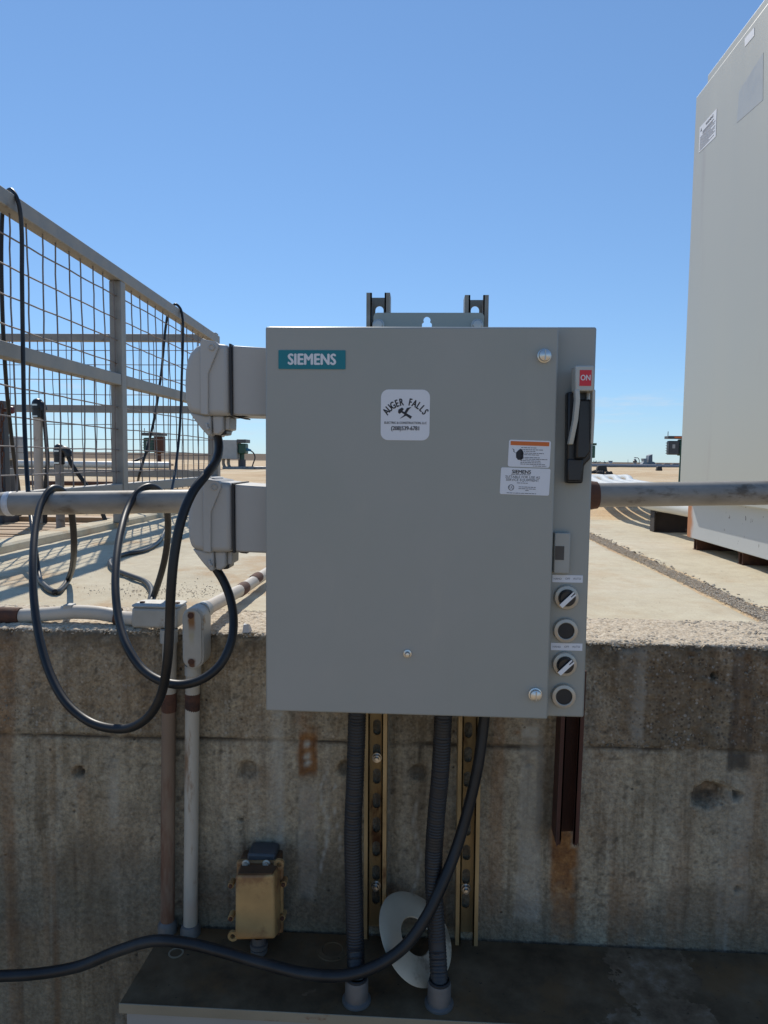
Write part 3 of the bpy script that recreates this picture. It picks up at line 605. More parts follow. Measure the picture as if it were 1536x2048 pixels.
# door screws
def screw(px, py, r, parent, name='door_screw', Y=EF):
    c = onY(px, py, Y, 0); o = MB().ring(c, YF, [(r * 1.15, 0), (r * 1.15, .003), (r * .95, .0035), (r, .007), (r * .92, .010), (r * .5, .0115), (.0001, .0118)], 24).build(name, M['zinc'], parent)
    MB().box(c.x - .0008, c.x + .0008, c.y - .0122, c.y - .0108, c.z - r * .8, c.z + r * .8).build('slot', M['steel'], o); return o
screw(1088, 712, .0088, door); screw(1070, 1388, .0088, door)
c = onY(815, 1307, EF, 0); MB().ring(c, YF, [(.0062, 0), (.0062, .002), (.0042, .0025), (.0042, .007), (.003, .009), (.0001, .0094)], 20).build('centre_screw', M['zinc'], door)
# disconnect handle on the flange
hd = MB().prism([(PY(x, y, FL).x, PY(x, y, FL).z) for x, y in ((1130, 786), (1180, 782), (1176, 918), (1163, 930), (1160, 966), (1128, 966))], (0, FL, 0), XU, ZU, YF, 0, .020).build('handle_base', M['blackplastic'], enc, bevel=.003)
hy = FL - .02
MB().prism([(PY(x, y, hy).x, PY(x, y, hy).z) for x, y in ((1153, 800), (1181, 800), (1178, 905), (1168, 918), (1148, 918), (1150, 860))], (0, hy, 0), XU, ZU, YF, 0, .012).build('handle_cam', M['blackplastic'], hd, bevel=.003)
MB().prism([(PY(x, y, hy).x, PY(x, y, hy).z) for x, y in ((1134, 918), (1166, 918), (1162, 962), (1134, 962))], (0, hy, 0), XU, ZU, YF, 0, .004).build('handle_foot', M['blackplastic'], hd, bevel=.002)
MB().cyl(onY(1172, 795, FL, .022) + Vector((0, 0, .012)), onY(1172, 795, FL, .022) - Vector((0, 0, .012)), .005).build('pivot_pin', M['steel'], hd)
hY = FL - .046
lev = MB().prism([(PY(x, y, hY).x, PY(x, y, hY).z) for x, y in ((1151, 731), (1189, 731), (1188, 782), (1151, 782))], (0, hY, 0), XU, ZU, YF, -.030, 0).build('lever', M['lever'], hd, bevel=.002)
lev['label'] = 'pale grey switch lever with red ON tag'
def bar3(name, pts, wx_, wy_, mat, parent):
    b = MB(); vs_ = []
    for px, py, Y in pts:
        c = PY(px, py, Y); vs_ += [(c.x - wx_ / 2, Y - wy_ / 2, c.z), (c.x + wx_ / 2, Y - wy_ / 2, c.z), (c.x + wx_ / 2, Y + wy_ / 2, c.z), (c.x - wx_ / 2, Y + wy_ / 2, c.z)]
    m = len(pts); fs = [(j * 4 + i, j * 4 + (i + 1) % 4, (j + 1) * 4 + (i + 1) % 4, (j + 1) * 4 + i) for j in range(m - 1) for i in range(4)] + [(0, 1, 2, 3), tuple((m - 1) * 4 + i for i in range(4))]
    return b.add(vs_, fs).build(name, mat, parent, bevel=.0012)
bar3('lever_arm', [(1153, 780, hY + .006), (1154, 800, hY + .006), (1150, 840, hY + .010), (1143, 875, hY + .016), (1140, 889, hY + .02)], .0065, .014, M['lever'], lev)
bar3('lever_arm', [(1186, 780, hY + .008), (1185, 830, hY + .012), (1182, 888, hY + .02)], .004, .014, M['lever'], lev)
rt = plate([(-.0083, -.0112), (.0083, -.0112), (.0083, .0112), (-.0083, .0112)], 1171, 756, hY, .0006, 'on_tag', M['red'], lev)
text('ON', .0112, onY(1171, 756, hY, .0008), XU, ZU, M['white'], lev, bold=.02, xs=.82)
# latch
lt = plate([(-.0118, -.031), (.0118, -.031), (.0118, .031), (-.0118, .031)], 1123.5, 1106, FL - .008, .003, 'latch_housing', M['latch'], enc, bevel=.0015, d0=-.008)
plate([(-.0068, -.0105), (.0068, -.0105), (.0068, .0105), (-.0068, .0105)], 1119, 1106, FL - .011, .0006, 'latch_window', M['window'], lt)
# selector switches, plugs and legend strips
def strip(px, py, w_):
    p = plate([(-w_ / 2, -.0056), (w_ / 2, -.0056), (w_ / 2, .0056), (-w_ / 2, .0056)], px, py, FL, .0007, 'legend_strip', M['white'], enc)
    for t, dx in (('HAND', -20), ('OFF', 0), ('AUTO', 19)): text(t, .0043, onY(px + dx, py, FL, .0009), XU, ZU, M['inkgrey'], p)
strip(1135, 1157.5, .046); strip(1133, 1293.5, .048)
def operator(px, py, knob):
    c = onY(px, py, FL, 0); z = MB().ring(c, YF, [(.0188, 0), (.0188, .004), (.0178, .0062), (.0135, .0075), (.0125, .0068), (.0125, .003)], 36).build('selector_switch' if knob else 'hole_plug', M['bezel'], enc)
    if knob:
        k = MB().ring(c, YF, [(.0125, .003), (.0122, .012), (.011, .0145), (.0001, .0148)], 30).build('knob', M['blackplastic'], z)
        a = math.radians(45); u = Vector((math.cos(a), 0, math.sin(a))); v = Vector((-math.sin(a), 0, math.cos(a)))
        MB().prism([(-.0155, -.0038), (.0125, -.0038), (.0125, .0038), (-.0155, .0038)], c, u, v, YF, .0145, .0185).build('grip', M['blackplastic'], k, bevel=.001)
        MB().prism([(-.0155, -.0033), (.0128, -.0033), (.0128, -.0012), (.005, -.0008), (.005, .0008), (.0128, .0012), (.0128, .0033), (-.0155, .0033)], c, u, v, YF, .0186, .0195).build('pointer', M['whiteknob'], k)
    else: MB().ring(c, YF, [(.0128, .003), (.0124, .0052), (.0001, .0056)], 30).build('cap', M['blackmatte'], z)
operator(1132, 1194, True); operator(1130.5, 1260, False); operator(1128.5, 1327, True); operator(1126.5, 1391, False)
# mounting ear above the body, with a real keyhole
def ear():
    TY = 1.2595; tl = PY(747, 640, TY).x; tr = PY(968, 640, TY).x; zt = PY(850, 626, TY).z; zb = .15; cx = PY(854, 640, TY).x; kz = PY(854, 641, TY).z; kr = .0062; zk = .2
    r = .006
    left = [(tl, zb), (tl, zt - r), (tl + r * .3, zt - r * .3), (tl + r, zt)]
    hole = [(cx + kr * math.cos(a), kz + kr * math.sin(a)) for a in [math.radians(t) for t in range(90, 271, 20)]]
    polyL = left + [(cx, zt)] + hole[:1] + hole[:-1] + [(cx - .0085, zk + .006), (cx - .0085, zb)]
    b = MB(); b.prism(left + [(cx, zt), (cx, kz + kr)] + [(cx - kr * math.sin(math.radians(t)), kz + kr * math.cos(math.radians(t))) for t in (30, 60, 90, 120)] + [(cx - .0085, kz - .006), (cx - .0085, zb)], (0, TY, 0), XU, ZU, YF, 0, .0025)
    b.prism([(2 * cx - x, z) for x, z in []] or [(tr, zb), (tr, zt - r), (tr - r * .3, zt - r * .3), (tr - r, zt), (cx, zt), (cx, kz + kr)] + [(cx + kr * math.sin(math.radians(t)), kz + kr * math.cos(math.radians(t))) for t in (30, 60, 90, 120)] + [(cx + .0085, kz - .006), (cx + .0085, zb)], (0, TY, 0), XU, ZU, YF, 0, .0025)
    e = b.build('mounting_ear', M['tabgrey'], enc)
    for px in (757, 954):
        c = onY(px, 651, TY, .0025); MB().ring(c, YF, [(.0105, 0), (.0105, .002), (.0085, .0022), (.0085, .007), (.007, .0085), (.0001, .0088)], 6 if False else 18).build('ear_bolt', M['steel'], e)
ear()

# ------------------------------------------------------------------ strut channels
def channel_mesh(z0, z1, slots=True, w_=.0413, dpt=.0413, t=.0026, pitch=.0476, first=.03):
    b = MB(); h = w_ / 2
    for sx in (-1, 1):
        b.box(min(sx * h, sx * (h - t)), max(sx * h, sx * (h - t)), -dpt, 0, z0, z1)
        b.box(min(sx * (h - t), sx * (h - .0095)), max(sx * (h - t), sx * (h - .0095)), -dpt, -dpt + t, z0, z1)
        b.box(min(sx * (h - .0095), sx * (h - .0095 + t)), max(sx * (h - .0095), sx * (h - .0095 + t)), -dpt, -dpt + .0075, z0, z1)
    bm = bmesh.new()
    def loop(pts): vs_ = [bm.verts.new((x, 0, z)) for x, z in pts]; return [bm.edges.new((vs_[i], vs_[(i + 1) % len(vs_)])) for i in range(len(vs_))]
    hw = h - t; E_ = loop([(-hw, z0), (hw, z0), (hw, z1), (-hw, z1)]); z = z1 - first
    if slots:
        while z > z0 + .02:
            E_ += loop([(.0074 * math.cos(a), z + (.0078 if i < 9 else -.0078) + .0074 * math.sin(a)) for i, a in enumerate([math.pi * k / 8 for k in range(9)] + [math.pi + math.pi * k / 8 for k in range(9)])]); z -= pitch
    bmesh.ops.triangle_fill(bm, use_beauty=True, edges=bm.edges[:])
    bm.verts.index_update(); o = [v.co.copy() for v in bm.verts]; fs = [tuple(v.index for v in f.verts) for f in bm.faces]; ed = [tuple(v.index for v in e.verts) for e in bm.edges if len(e.link_faces) == 1]; bm.free()
    n = len(o); b.add([(p.x, 0, p.z) for p in o] + [(p.x, -t, p.z) for p in o], fs + [tuple(i + n for i in f[::-1]) for f in fs] + [(a, c, c + n, a + n) for a, c in ed])
    return b
def strut(name, label, x, ztop, zbot, mat, yb, lean=0, slots=True, first=.03, boltz=()):
    t = thing(name, label, 'strut', (x, yb, zbot)); b = channel_mesh(zbot, ztop, slots, first=first)
    b.v = [Vector((p.x + x + lean * (p.z - ztop), p.y + yb, p.z + (random.uniform(-.004, .012) if (not slots and abs(p.z - zbot) < 1e-5) else 0))) for p in b.v]; b.build('channel', mat, t)
    for bz in boltz:
        xx = x + lean * (bz - ztop); MB().ring((xx, yb - .0026, bz), YF, [(.0095, 0), (.0095, .0018), (.007, .002), (.007, .008), (.0045, .0082), (.0045, .014), (.0001, .0143)], 6 * 3).build('anchor_bolt', M['zinc'], t)
    return t
strut('strut_channel', 'slotted strut channel behind the enclosure, the left of the two pale gold ones', -.0805, .288, PY(750, 1872, 1.27).z, M['strut'], 1.301, -.005, boltz=(PY(747, 1769, 1.3).z, PY(751, 1514, 1.3).z))
strut('strut_channel', 'slotted strut channel behind the enclosure, the right of the two pale gold ones', .0905, .284, PY(932, 1884, 1.27).z, M['strut'], 1.301, -.005, boltz=(PY(929, 1775, 1.3).z,), first=.026)
t = strut('strut_channel', 'short dark rusty channel hanging below the enclosure at the right', PY(1139, 1500, 1.265).x + .004, -.375, PY(1139, 1690, 1.265).z, M['strut_rust'], 1.302, .012, slots=False)

# ------------------------------------------------------------------ plug and receptacle hoods at the left of the enclosure
def hood():
    RY = 1.105; t = thing('power_receptacle', 'upper grey plastic plug hood on the left side of the enclosure', 'receptacle', (PY(450, 760, RY).x, RY + .05, PY(450, 835, RY).z), 'plug hoods on the enclosure')
    def Q(l, Y=RY): return [(PY(330 + x / 3.939, 640 + y / 3.939, Y).x, PY(330 + x / 3.939, 640 + y / 3.939, Y).z) for x, y in l]
    pz = lambda poly, y0, y1: MB().prism(Q(poly), (0, 0, 0), XU, ZU, Vector((0, 1, 0)), y0, y1)
    pz([(522, 196), (829, 216), (829, 757), (524, 748)], RY + .004, RY + .098).build('socket_body', M['plastic'], t, bevel=.003)
    pz([(505, 186), (522, 188), (532, 752), (516, 754), (510, 500)], RY - .001, RY + .1).build('gasket', M['gasket'], t)
    pz([(516, 745), (600, 762), (602, 772), (560, 768), (512, 754)], RY + .02, RY + .06).build('gasket_tail', M['gasket'], t)
    hb = pz([(506, 192), (400, 180), (330, 166), (240, 204), (195, 250), (168, 310), (152, 400), (148, 520), (156, 640), (180, 728), (300, 752), (508, 752)], RY, RY + .1).build('hood', M['plastic'], t, bevel=.009, seg=4)
    pz([(282, 172), (300, 146), (326, 158), (402, 172), (426, 196), (426, 225), (384, 330), (346, 422), (346, 750), (284, 742)], RY - .004, RY + .09).build('side_flap', M['plastic'], hb, bevel=.0015)
    pz([(180, 726), (300, 752), (352, 752), (352, 902), (330, 915), (272, 850), (225, 790)], RY + .006, RY + .092).build('chin', M['plastic'], hb, bevel=.004)
    c = PY(330 + 368 / 3.939, 640 + 216 / 3.939, RY - .004); MB().ring(c, YF, [(.0052, 0), (.0050, .0018), (.004, .0024), (.0037, .001), (.0001, .001)], 20).build('flap_screw', M['plastic'], hb)
    pz([(352, 750), (446, 750), (446, 868), (408, 905), (362, 900)], RY + .01, RY + .07).build('gland_body', M['plastic'], t, bevel=.003)
    pz([(446, 755), (488, 755), (486, 860), (446, 864)], RY + .018, RY + .06).build('gland_ear', M['plastic'], t, bevel=.002)
    pz([(408, 866), (456, 862), (454, 900), (404, 906)], RY + .02, RY + .055).build('gland_nut', M['blackplastic'], t, bevel=.002)
    pz([(316, 815), (334, 815), (334, 840), (348, 846), (348, 864), (330, 866), (318, 850)], RY - .0, RY + .012).build('clip', M['plastic'], t, bevel=.001)
    pz([(300, 140), (340, 150), (345, 166), (290, 168)], RY + .02, RY + .07).build('hinge_lug', M['plastic'], t, bevel=.002)
    return t
h1 = hood()
dup(h1, (.0028, 0, -.2165), 'lower grey plastic plug hood on the left side of the enclosure')

# ------------------------------------------------------------------ guard rail in front of the deck
rz = lambda x: -.105 + (x + .887) * .0292
rail = thing('guard_rail', 'weathered galvanised pipe rail running behind the enclosure along the wall top', 'rail', (0, 1.45, DECK))
RP = [(x, 1.45, rz(x)) for x in np.arange(-4, 4.01, .1)]
MB().tube(RP, .0243, 28).build('pipe', M['galv'], rail)
xr = PY(1180, 990, 1.45).x; MB().ring((xr, 1.45, rz(xr)), (1, 0, .029), [(.0243, -.016), (.029, -.014), (.030, -.004), (.0285, .004), (.0272, .014), (.0245, .016)], 32).build('coupling', M['rust'], rail)
for xx in (-1.7, 1.75): MB().cyl((xx, 1.45, DECK - .02), (xx, 1.45, rz(xx) - .01), .0243, 24).build('post', M['galv'], rail)
b = MB(); xt = PY(20, 985, 1.45).x
b.ring((xt, 1.45, rz(xt)), (1, 0, .05), [(.0246, -.007), (.0258, -.006), (.0256, 0), (.0262, .004), (.0246, .007)], 24); b.build('tape_wrap', M['tape'], rail)

# ------------------------------------------------------------------ cords
CR = .0072
def pl3(l): return [PY(x, y, Y) for x, y, Y in l]
def onDeck(l, r): return [PZ(x, y, DECK + r + .002) for x, y in l]
ftop = lambda px, py: PX(px, py, -1.41)
CA = pl3([(432, 862, 1.147), (438, 890, 1.142), (433, 920, 1.12), (410, 952, 1.075), (385, 985, 1.05), (364, 1035, 1.03), (350, 1100, 1.02), (342, 1180, 1.015), (339, 1260, 1.02), (334, 1330, 1.03), (322, 1390, 1.045), (298, 1432, 1.055), (262, 1455, 1.065), (225, 1457, 1.075), (180, 1444, 1.09), (135, 1408, 1.11), (102, 1352, 1.14), (80, 1280, 1.18), (68, 1200, 1.23), (66, 1120, 1.29), (72, 1050, 1.36), (84, 1004, 1.413)])
CA += pl3([(104, 977, 1.452), (124, 981, 1.483), (138, 1003, 1.50), (146, 1050, 1.52), (148, 1100, 1.55)]) + onDeck([(136, 1160), (112, 1184), (88, 1170), (77, 1145)], CR)
q0 = PZ(77, 1145, DECK + CR); q1 = ftop(40, 440) + Vector((.045, 0, 0)); q2 = ftop(20, 382)
CA += [PX(70, 1095, -1.08), PX(63, 1040, -1.17), PX(56, 980, -1.25), PX(49, 850, -1.32), PX(46, 700, -1.35), PX(44, 560, -1.358), PX(43, 455, -1.362), PX(38, 410, -1.368), PX(30, 389, -1.385), q2 + Vector((0, 0, 0.004))]
CA += [PX(8, 400, -1.45), PX(3, 470, -1.47), PX(4, 600, -1.48), PX(12, 760, -1.50), PX(26, 900, -1.54), PX(38, 985, -1.58), PX(40, 1030, -1.62)]
tag(MB().tube(spline(CA, 8), CR, 12).build('power_cable', M['cord']), 'black power cord from the upper plug hood, looped over rail and far-left fence', 'cord')
CB = pl3([(431, 1136, 1.149), (446, 1160, 1.145), (460, 1195, 1.135), (467, 1238, 1.12), (462, 1285, 1.10), (440, 1330, 1.085), (405, 1358, 1.075), (365, 1369, 1.075), (325, 1363, 1.08), (287, 1340, 1.095), (256, 1296, 1.12), (238, 1240, 1.16), (231, 1180, 1.205), (233, 1120, 1.26), (242, 1062, 1.33), (258, 1012, 1.41), (279, 981, 1.448), (300, 973, 1.468), (320, 983, 1.492), (332, 1010, 1.505), (336, 1060, 1.53), (331, 1110, 1.545), (320, 1155, 1.555), (306, 1195, 1.56)])
CB += onDeck([(300, 1207), (303, 1180), (290, 1163), (262, 1152), (236, 1142), (221, 1130), (224, 1119), (248, 1109), (284, 1102), (312, 1088), (328, 1066)], CR)
CB += [PX(336, 1035, -1.15), PX(343, 985, -1.24), PX(352, 930, -1.3), PX(360, 850, -1.34), PX(364, 740, -1.355), PX(366, 670, -1.36), PX(365, 635, -1.365), PX(360, 616, -1.385), ftop(351, 610) + Vector((0, 0, .004)), PX(338, 622, -1.455), PX(332, 650, -1.47), PX(322, 750, -1.49), PX(308, 840, -1.51), PX(296, 890, -1.53), PX(279, 948, -1.56), PX(276, 962, -1.6)]
tag(MB().tube(spline(CB, 8), CR, 12).build('power_cable', M['cord']), 'black power cord from the lower plug hood, looped over rail and across deck', 'cord')

# ------------------------------------------------------------------ conduits left of the enclosure
# rusty one with a tee body
t = thing('conduit', 'rust-brown vertical conduit on the wall ending in a grey tee box', 'conduit', PY(335, 1862, 1.29))
b = MB(); b.tube([PY(340, 1262, 1.288), PY(339, 1330, 1.289), PY(338, 1385, 1.289)], .0133, 20); b.build('painted_pipe', M['cond_paint'], t)
MB().tube([PY(338, 1384, 1.289), PY(336, 1620, 1.289), PY(335, 1850, 1.289)], .0131, 20).build('rusty_pipe', M['cond_rust'], t)
MB().ring(PY(338, 1404, 1.289), ZU, [(.0133, -.018), (.0142, -.012), (.0146, .0), (.0142, .012), (.0133, .018)], 20).build('rust_band', M['rust'], t)
MB().ring(PY(335, 1856, 1.289), ZU, [(.013, -.012), (.0185, -.012), (.0185, .008), (.015, .014), (.013, .016)], 8 * 3).build('hub', M['fitting'], t)
a = PY(262, 1215, 1.285); c = PY(361, 1262, 1.285)
tb = MB().box(a.x, c.x - .006, 1.285, 1.345, c.z + .003, a.z).build('tee_box', M['condbody'], t, bevel=.006, seg=3)
MB().prism(rrect(c.x - a.x - .002, .062, .012), ((a.x + c.x) / 2 - .003, 1.315, a.z), XU, (0, 1, 0), ZU, .0003, .0035).build('cover', M['condbody'], tb, bevel=.0012)
for dx in (-.034, .034): MB().ring(((a.x + c.x) / 2 - .003 + dx, 1.315, a.z + .0035), ZU, [(.005, 0), (.005, .002), (.0001, .003)], 12).build('cover_screw', M['rust'], tb)
MB().cyl(PY(338, 1258, 1.289), PY(338, 1284, 1.289), .0165, 24).build('lower_hub', M['condbody'], tb)
MB().cyl((a.x + .004, 1.335, DECK + .018), (a.x - .014, 1.335, DECK + .018), .0168, 24).build('side_hub', M['condbody'], tb)
# horizontal run on the wall top
hp = [(-3.2, 1.362, DECK + .019), (-1.4, 1.36, DECK + .02)] + [PY(x, y, 1.355) for x, y in ((0, 1232), (50, 1231), (100, 1228), (150, 1224), (195, 1226), (225, 1231), (246, 1236))] + [Vector((a.x - .008, 1.337, DECK + .018))]
t2 = thing('conduit', 'cream painted conduit lying along the wall top at far left', 'conduit', PY(120, 1250, 1.355))
MB().tube(spline(hp, 6), .0138, 20).build('pipe', M['cond_deck'], t2)
c = PY(12, 1231, 1.355); MB().ring(c, XU, [(.0138, -.03), (.0165, -.029), (.0168, 0), (.0165, .03), (.0138, .031)], 20).build('rusty_coupling', M['rust'], t2)
c = PY(235, 1232, 1.352); MB().ring(c, (1, 0, -.2), [(.0138, -.004), (.017, -.003), (.017, .004), (.0138, .005)], 16).build('locknut', M['rust'], t2)
c = PY(139, 1212, 1.355); MB().box(c.x - .009, c.x + .009, 1.345, 1.366, c.z - .012, c.z + .004).build('saddle', M['condbody'], t2, bevel=.002)
# white one with an elbow body and a run across the deck
t = thing('conduit', 'pale painted vertical conduit with an upright elbow fitting and a run over the deck', 'conduit', PY(381, 1868, 1.285))
MB().tube([PY(386, 1338, 1.286), PY(385, 1385, 1.286)], .0131, 20).build('upper_pipe', M['cond_paint'], t)
MB().tube([PY(385, 1384, 1.286), PY(383, 1620, 1.286), PY(381, 1858, 1.286)], .0134, 20).build('lower_pipe', M['cond_paint'], t)
MB().ring(PY(385, 1402, 1.286), ZU, [(.0131, -.018), (.0139, -.012), (.0138, .0), (.0143, .012), (.0131, .016)], 20).build('rust_band', M['rust'], t)
MB().ring(PY(381, 1863, 1.286), ZU, [(.0134, -.014), (.0195, -.014), (.0195, .006), (.0165, .014), (.0134, .016)], 24).build('hub', M['fitting'], t)
c = PY(386, 1277, 1.262)
eb = MB().prism(rrect(.040, .114, .0199, 8), c, XU, ZU, (0, 1, 0), 0, .046).build('elbow_body', M['condbody'], t, bevel=.002)
def ecov():
    q = N('elbow_cover_paint'); p_ = q.n('ShaderNodeSeparateXYZ'); q.l(q.geo.outputs['Position'], p_.inputs[0]); nn = q.noise(90, 4, .65)
    cc = q.ramp(q.noise(22, 5), [(.3, (.36, .345, .30)), (.7, (.46, .43, .37))])
    ax = q.math('ABSOLUTE', q.math('SUBTRACT', p_.outputs[0], c.x - .002)); zz = q.math('SUBTRACT', p_.outputs[2], c.z)
    run = q.math('MULTIPLY', q.mask(q.math('ADD', ax, q.math('MULTIPLY', nn, .006)), .0115, .006), q.math('MULTIPLY', q.mask(zz, .008, .03), q.mask(zz, .052, .048)))
    cc = q.mix(run, cc, (.26, .115, .035)); run2 = q.math('MULTIPLY', q.mask(q.math('ADD', ax, q.math('MULTIPLY', nn, .006)), .010, .005), q.math('MULTIPLY', q.mask(zz, -.02, .008), q.mask(zz, .02, .006))); cc = q.mix(q.math('MULTIPLY', run2, .5), cc, (.38, .30, .14))
    lo = q.math('MULTIPLY', q.mask(q.math('ADD', ax, q.math('MULTIPLY', nn, .008)), .012, .007), q.mask(zz, -.034, -.042)); cc = q.mix(lo, cc, (.12, .045, .02)); return q.out(cc, .55)
MB().prism(rrect(.033, .107, .0164, 8), c, XU, ZU, YF, .0003, .0024).build('cover', ecov(), eb, bevel=.0008)
for dz in (-.043, .043): MB().ring(c + Vector((-.003, -.0024, dz)), YF, [(.0055, 0), (.0055, .0015), (.0001, .0022)], 14).build('cover_screw', M['rust'], eb)
MB().cyl(PY(386, 1330, 1.286), PY(386, 1349, 1.286), .0152, 20).build('lower_hub', M['condbody'], eb)
dx_ = c.x + .004; MB().cyl((dx_, 1.30, -.292), (dx_, 1.325, -.292), .0165, 20).build('rear_hub', M['condbody'], eb)
MB().tube([(dx_, 1.32, -.292), (dx_, 1.6, -.305), (dx_ + .003, 2.2, -.312), (dx_, 4.6, -.316)], .0138, 20).build('deck_run', M['cond_deck'], t)
for yy in (1.60, 1.74): MB().ring((dx_, yy, -.305), (0, 1, 0), [(.0138, -.03), (.0148, -.02), (.015, .0), (.0148, .02), (.0138, .03)], 20).build('rusty_sleeve', M['rust'], t)

# ------------------------------------------------------------------ steel trough at the foot of the wall
LZ = -.922; LX0 = -.495
t = thing('cable_trough', 'long grimy steel cable trough along the foot of the wall', 'trough', (0.3, 1.2, -1.62))
lidb = MB(); lidb.add([(LX0, 1.108, LZ), (1.9, 1.108, LZ), (1.9, 1.302, LZ + .003), (LX0 + .008, 1.302, LZ + .003), (LX0, 1.108, LZ - .004), (1.9, 1.108, LZ - .004), (1.9, 1.302, LZ - .004), (LX0 + .008, 1.302, LZ - .004)], [(0, 1, 2, 3), (7, 6, 5, 4), (0, 4, 5, 1), (1, 5, 6, 2), (2, 6, 7, 3), (3, 7, 4, 0)])
lid = lidb.build('lid', M['ledge'], t)
MB().box(LX0 - .001, 1.9, 1.1055, 1.1078, LZ - .016, LZ + .0012).build('lip', M['ledgelip'], t, bevel=.0007)
MB().box(LX0 + .01, 1.9, 1.112, 1.300, -1.3, LZ - .006).build('trough_body', M['ledgefront'], t)
for px in (261, 350):
    c = PZ(px, 1905 if px > 300 else 2009, LZ)
c = PZ(665, 1903, LZ); MB().ring((c.x, c.y, LZ + .001), ZU, [(.03, 0), (.029, .003), (.020, .004), (.018, .0025), (.0001, .002)], 28).build('knockout', M['ledge'], lid)
c = PZ(352, 1908, LZ); MB().ring((c.x, c.y, LZ), ZU, [(.014, 0), (.014, .003), (.011, .003), (.0108, .0002)], 24).build('hole_rim', M['ledgelip'], lid)

# ------------------------------------------------------------------ yellow junction box
def ybox():
    t = thing('junction_box', 'yellow cast junction box with rusty ears at the foot of the wall', 'junction box', PY(512, 1880, 1.25))
    fr, bk = 1.205, 1.255
    def q(px, py, Y): return PY(px, py, Y)
    f4 = [q(471, 1752, fr), q(548, 1750, fr), q(550, 1878, fr), q(470, 1880, fr)]; k4 = [q(478, 1729, bk), q(561, 1729, bk), q(562, 1862, bk), q(478, 1866, bk)]
    b = MB(); b.add(f4 + k4, [(0, 1, 2, 3), (7, 6, 5, 4), (0, 4, 5, 1), (1, 5, 6, 2), (2, 6, 7, 3), (3, 7, 4, 0)])
    body = b.build('cover', M['yellow'], t, bevel=.005, seg=3)
    k = [q(473, 1723, bk + .002), q(566, 1723, bk + .002), q(566, 1866, bk + .002), q(473, 1870, bk + .002)]
    MB().prism([(p.x, p.z) for p in k], (0, bk + .001, 0), XU, ZU, (0, 1, 0), 0, .012).build('flange', M['yellow'], t, bevel=.003)
    k = [q(480, 1716, bk + .014), q(560, 1716, bk + .014), q(560, 1872, bk + .014), q(480, 1872, bk + .014)]
    MB().prism([(p.x, p.z) for p in k], (0, bk + .0135, 0), XU, ZU, (0, 1, 0), 0, .030).build('back_box', M['yellowdark'], t, bevel=.003)
    g4 = [q(476, 1750, fr + .004), q(545, 1749, fr + .004), q(556, 1731, bk - .006), q(483, 1731, bk - .006)]
    nrm = Vector((0, -.45, .9)).normalized(); MB().add([p + nrm * .0035 for p in g4] + [p - nrm * .004 for p in g4], [(0, 1, 2, 3), (7, 6, 5, 4), (0, 4, 5, 1), (1, 5, 6, 2), (2, 6, 7, 3), (3, 7, 4, 0)]).build('grime_shelf', M['yellowdark'], body, bevel=.001)
    for px, py in ((463, 1768), (463, 1833), (568, 1765), (566, 1832)):
        c = q(px, py, bk); MB().cyl((c.x, bk - .006, c.z), (c.x, bk + .012, c.z), .0055, 14).build('ear', M['yellow'], t)
        MB().ring((c.x, bk - .006, c.z), YF, [(.0036, 0), (.0036, .003), (.0001, .0034)], 10).build('ear_screw', M['rust'], t)
    for px, py in ((467, 1869), (559, 1726)):
        c = q(px, py, bk - .008); MB().ring(c, YF, [(.0048, 0), (.0095, 0), (.0095, .006), (.0048, .006), (.0048, 0)], 18).build('mounting_eye', M['yellow'], t)
    for px in (492, 533):
        c = q(px, 1727, bk - .004); MB().ring(c, YF, [(.0075, 0), (.0075, .002), (.0055, .003), (.0055, .009), (.0001, .0095)], 12).build('top_bolt', M['bezel'], t)
    a, c = q(496, 1703, 1.27), q(552, 1722, 1.27); MB().box(a.x, c.x, 1.262, 1.306, c.z - .02, a.z).build('top_fitting', M['darkgrey'], t, bevel=.004)
    c = q(518, 1884, 1.24); MB().ring(c, ZU, [(.012, .012), (.0128, 0), (.0165, -.001), (.0165, -.008), (.0128, -.010), (.0155, -.011), (.0155, -.018), (.013, -.02)], 24).build('gland', M['fitting'], t)
    zz = PZ(518, 1905, LZ).z; MB().cyl((c.x, c.y, c.z - .018), (c.x, c.y, LZ + .002), .012, 20).build('nipple', M['fitting'], t)
ybox()

# ------------------------------------------------------------------ flexible conduits
def flexc(label, path, base):
    bx = PZ(base[0], base[1], LZ); t = thing('flexible_conduit', label, 'conduit', (bx.x, bx.y, LZ))
    P = spline(path + [Vector((bx.x, bx.y, LZ + .035))], 24); rs = []
    L = 0
    for i, p in enumerate(P):
        if i: L += (p - P[i - 1]).length
        rs.append(.0152 + .0008 * math.sin(L * 2 * math.pi / .0062))
    # resample densely so the ribs show
    Q = []; acc = 0
    for i in range(len(P) - 1):
        seg = max(1, int((P[i + 1] - P[i]).length / .0013))
        for j in range(seg): Q.append(P[i].lerp(P[i + 1], j / seg))
    Q.append(P[-1]); L = 0; rs = []
    for i, p in enumerate(Q):
        if i: L += (p - Q[i - 1]).length
        rs.append(.0152 + .0007 * math.sin(L * 2 * math.pi / .0052))
    MB().tube(Q, rs, 22).build('ribbed_hose', M['flex'], t, smooth=60)
    MB().ring((bx.x, bx.y, LZ), ZU, [(.0245, 0), (.0245, .004), (.0198, .006), (.0198, .036), (.0185, .040), (.0165, .0405)], 32).build('hub_fitting', M['fitting'], t)
    MB().ring((bx.x, bx.y, LZ + .0405), ZU, [(.0164, -.003), (.018, -.002), (.018, .003), (.016, .004)], 28).build('seal_ring', M['gasket'], t)
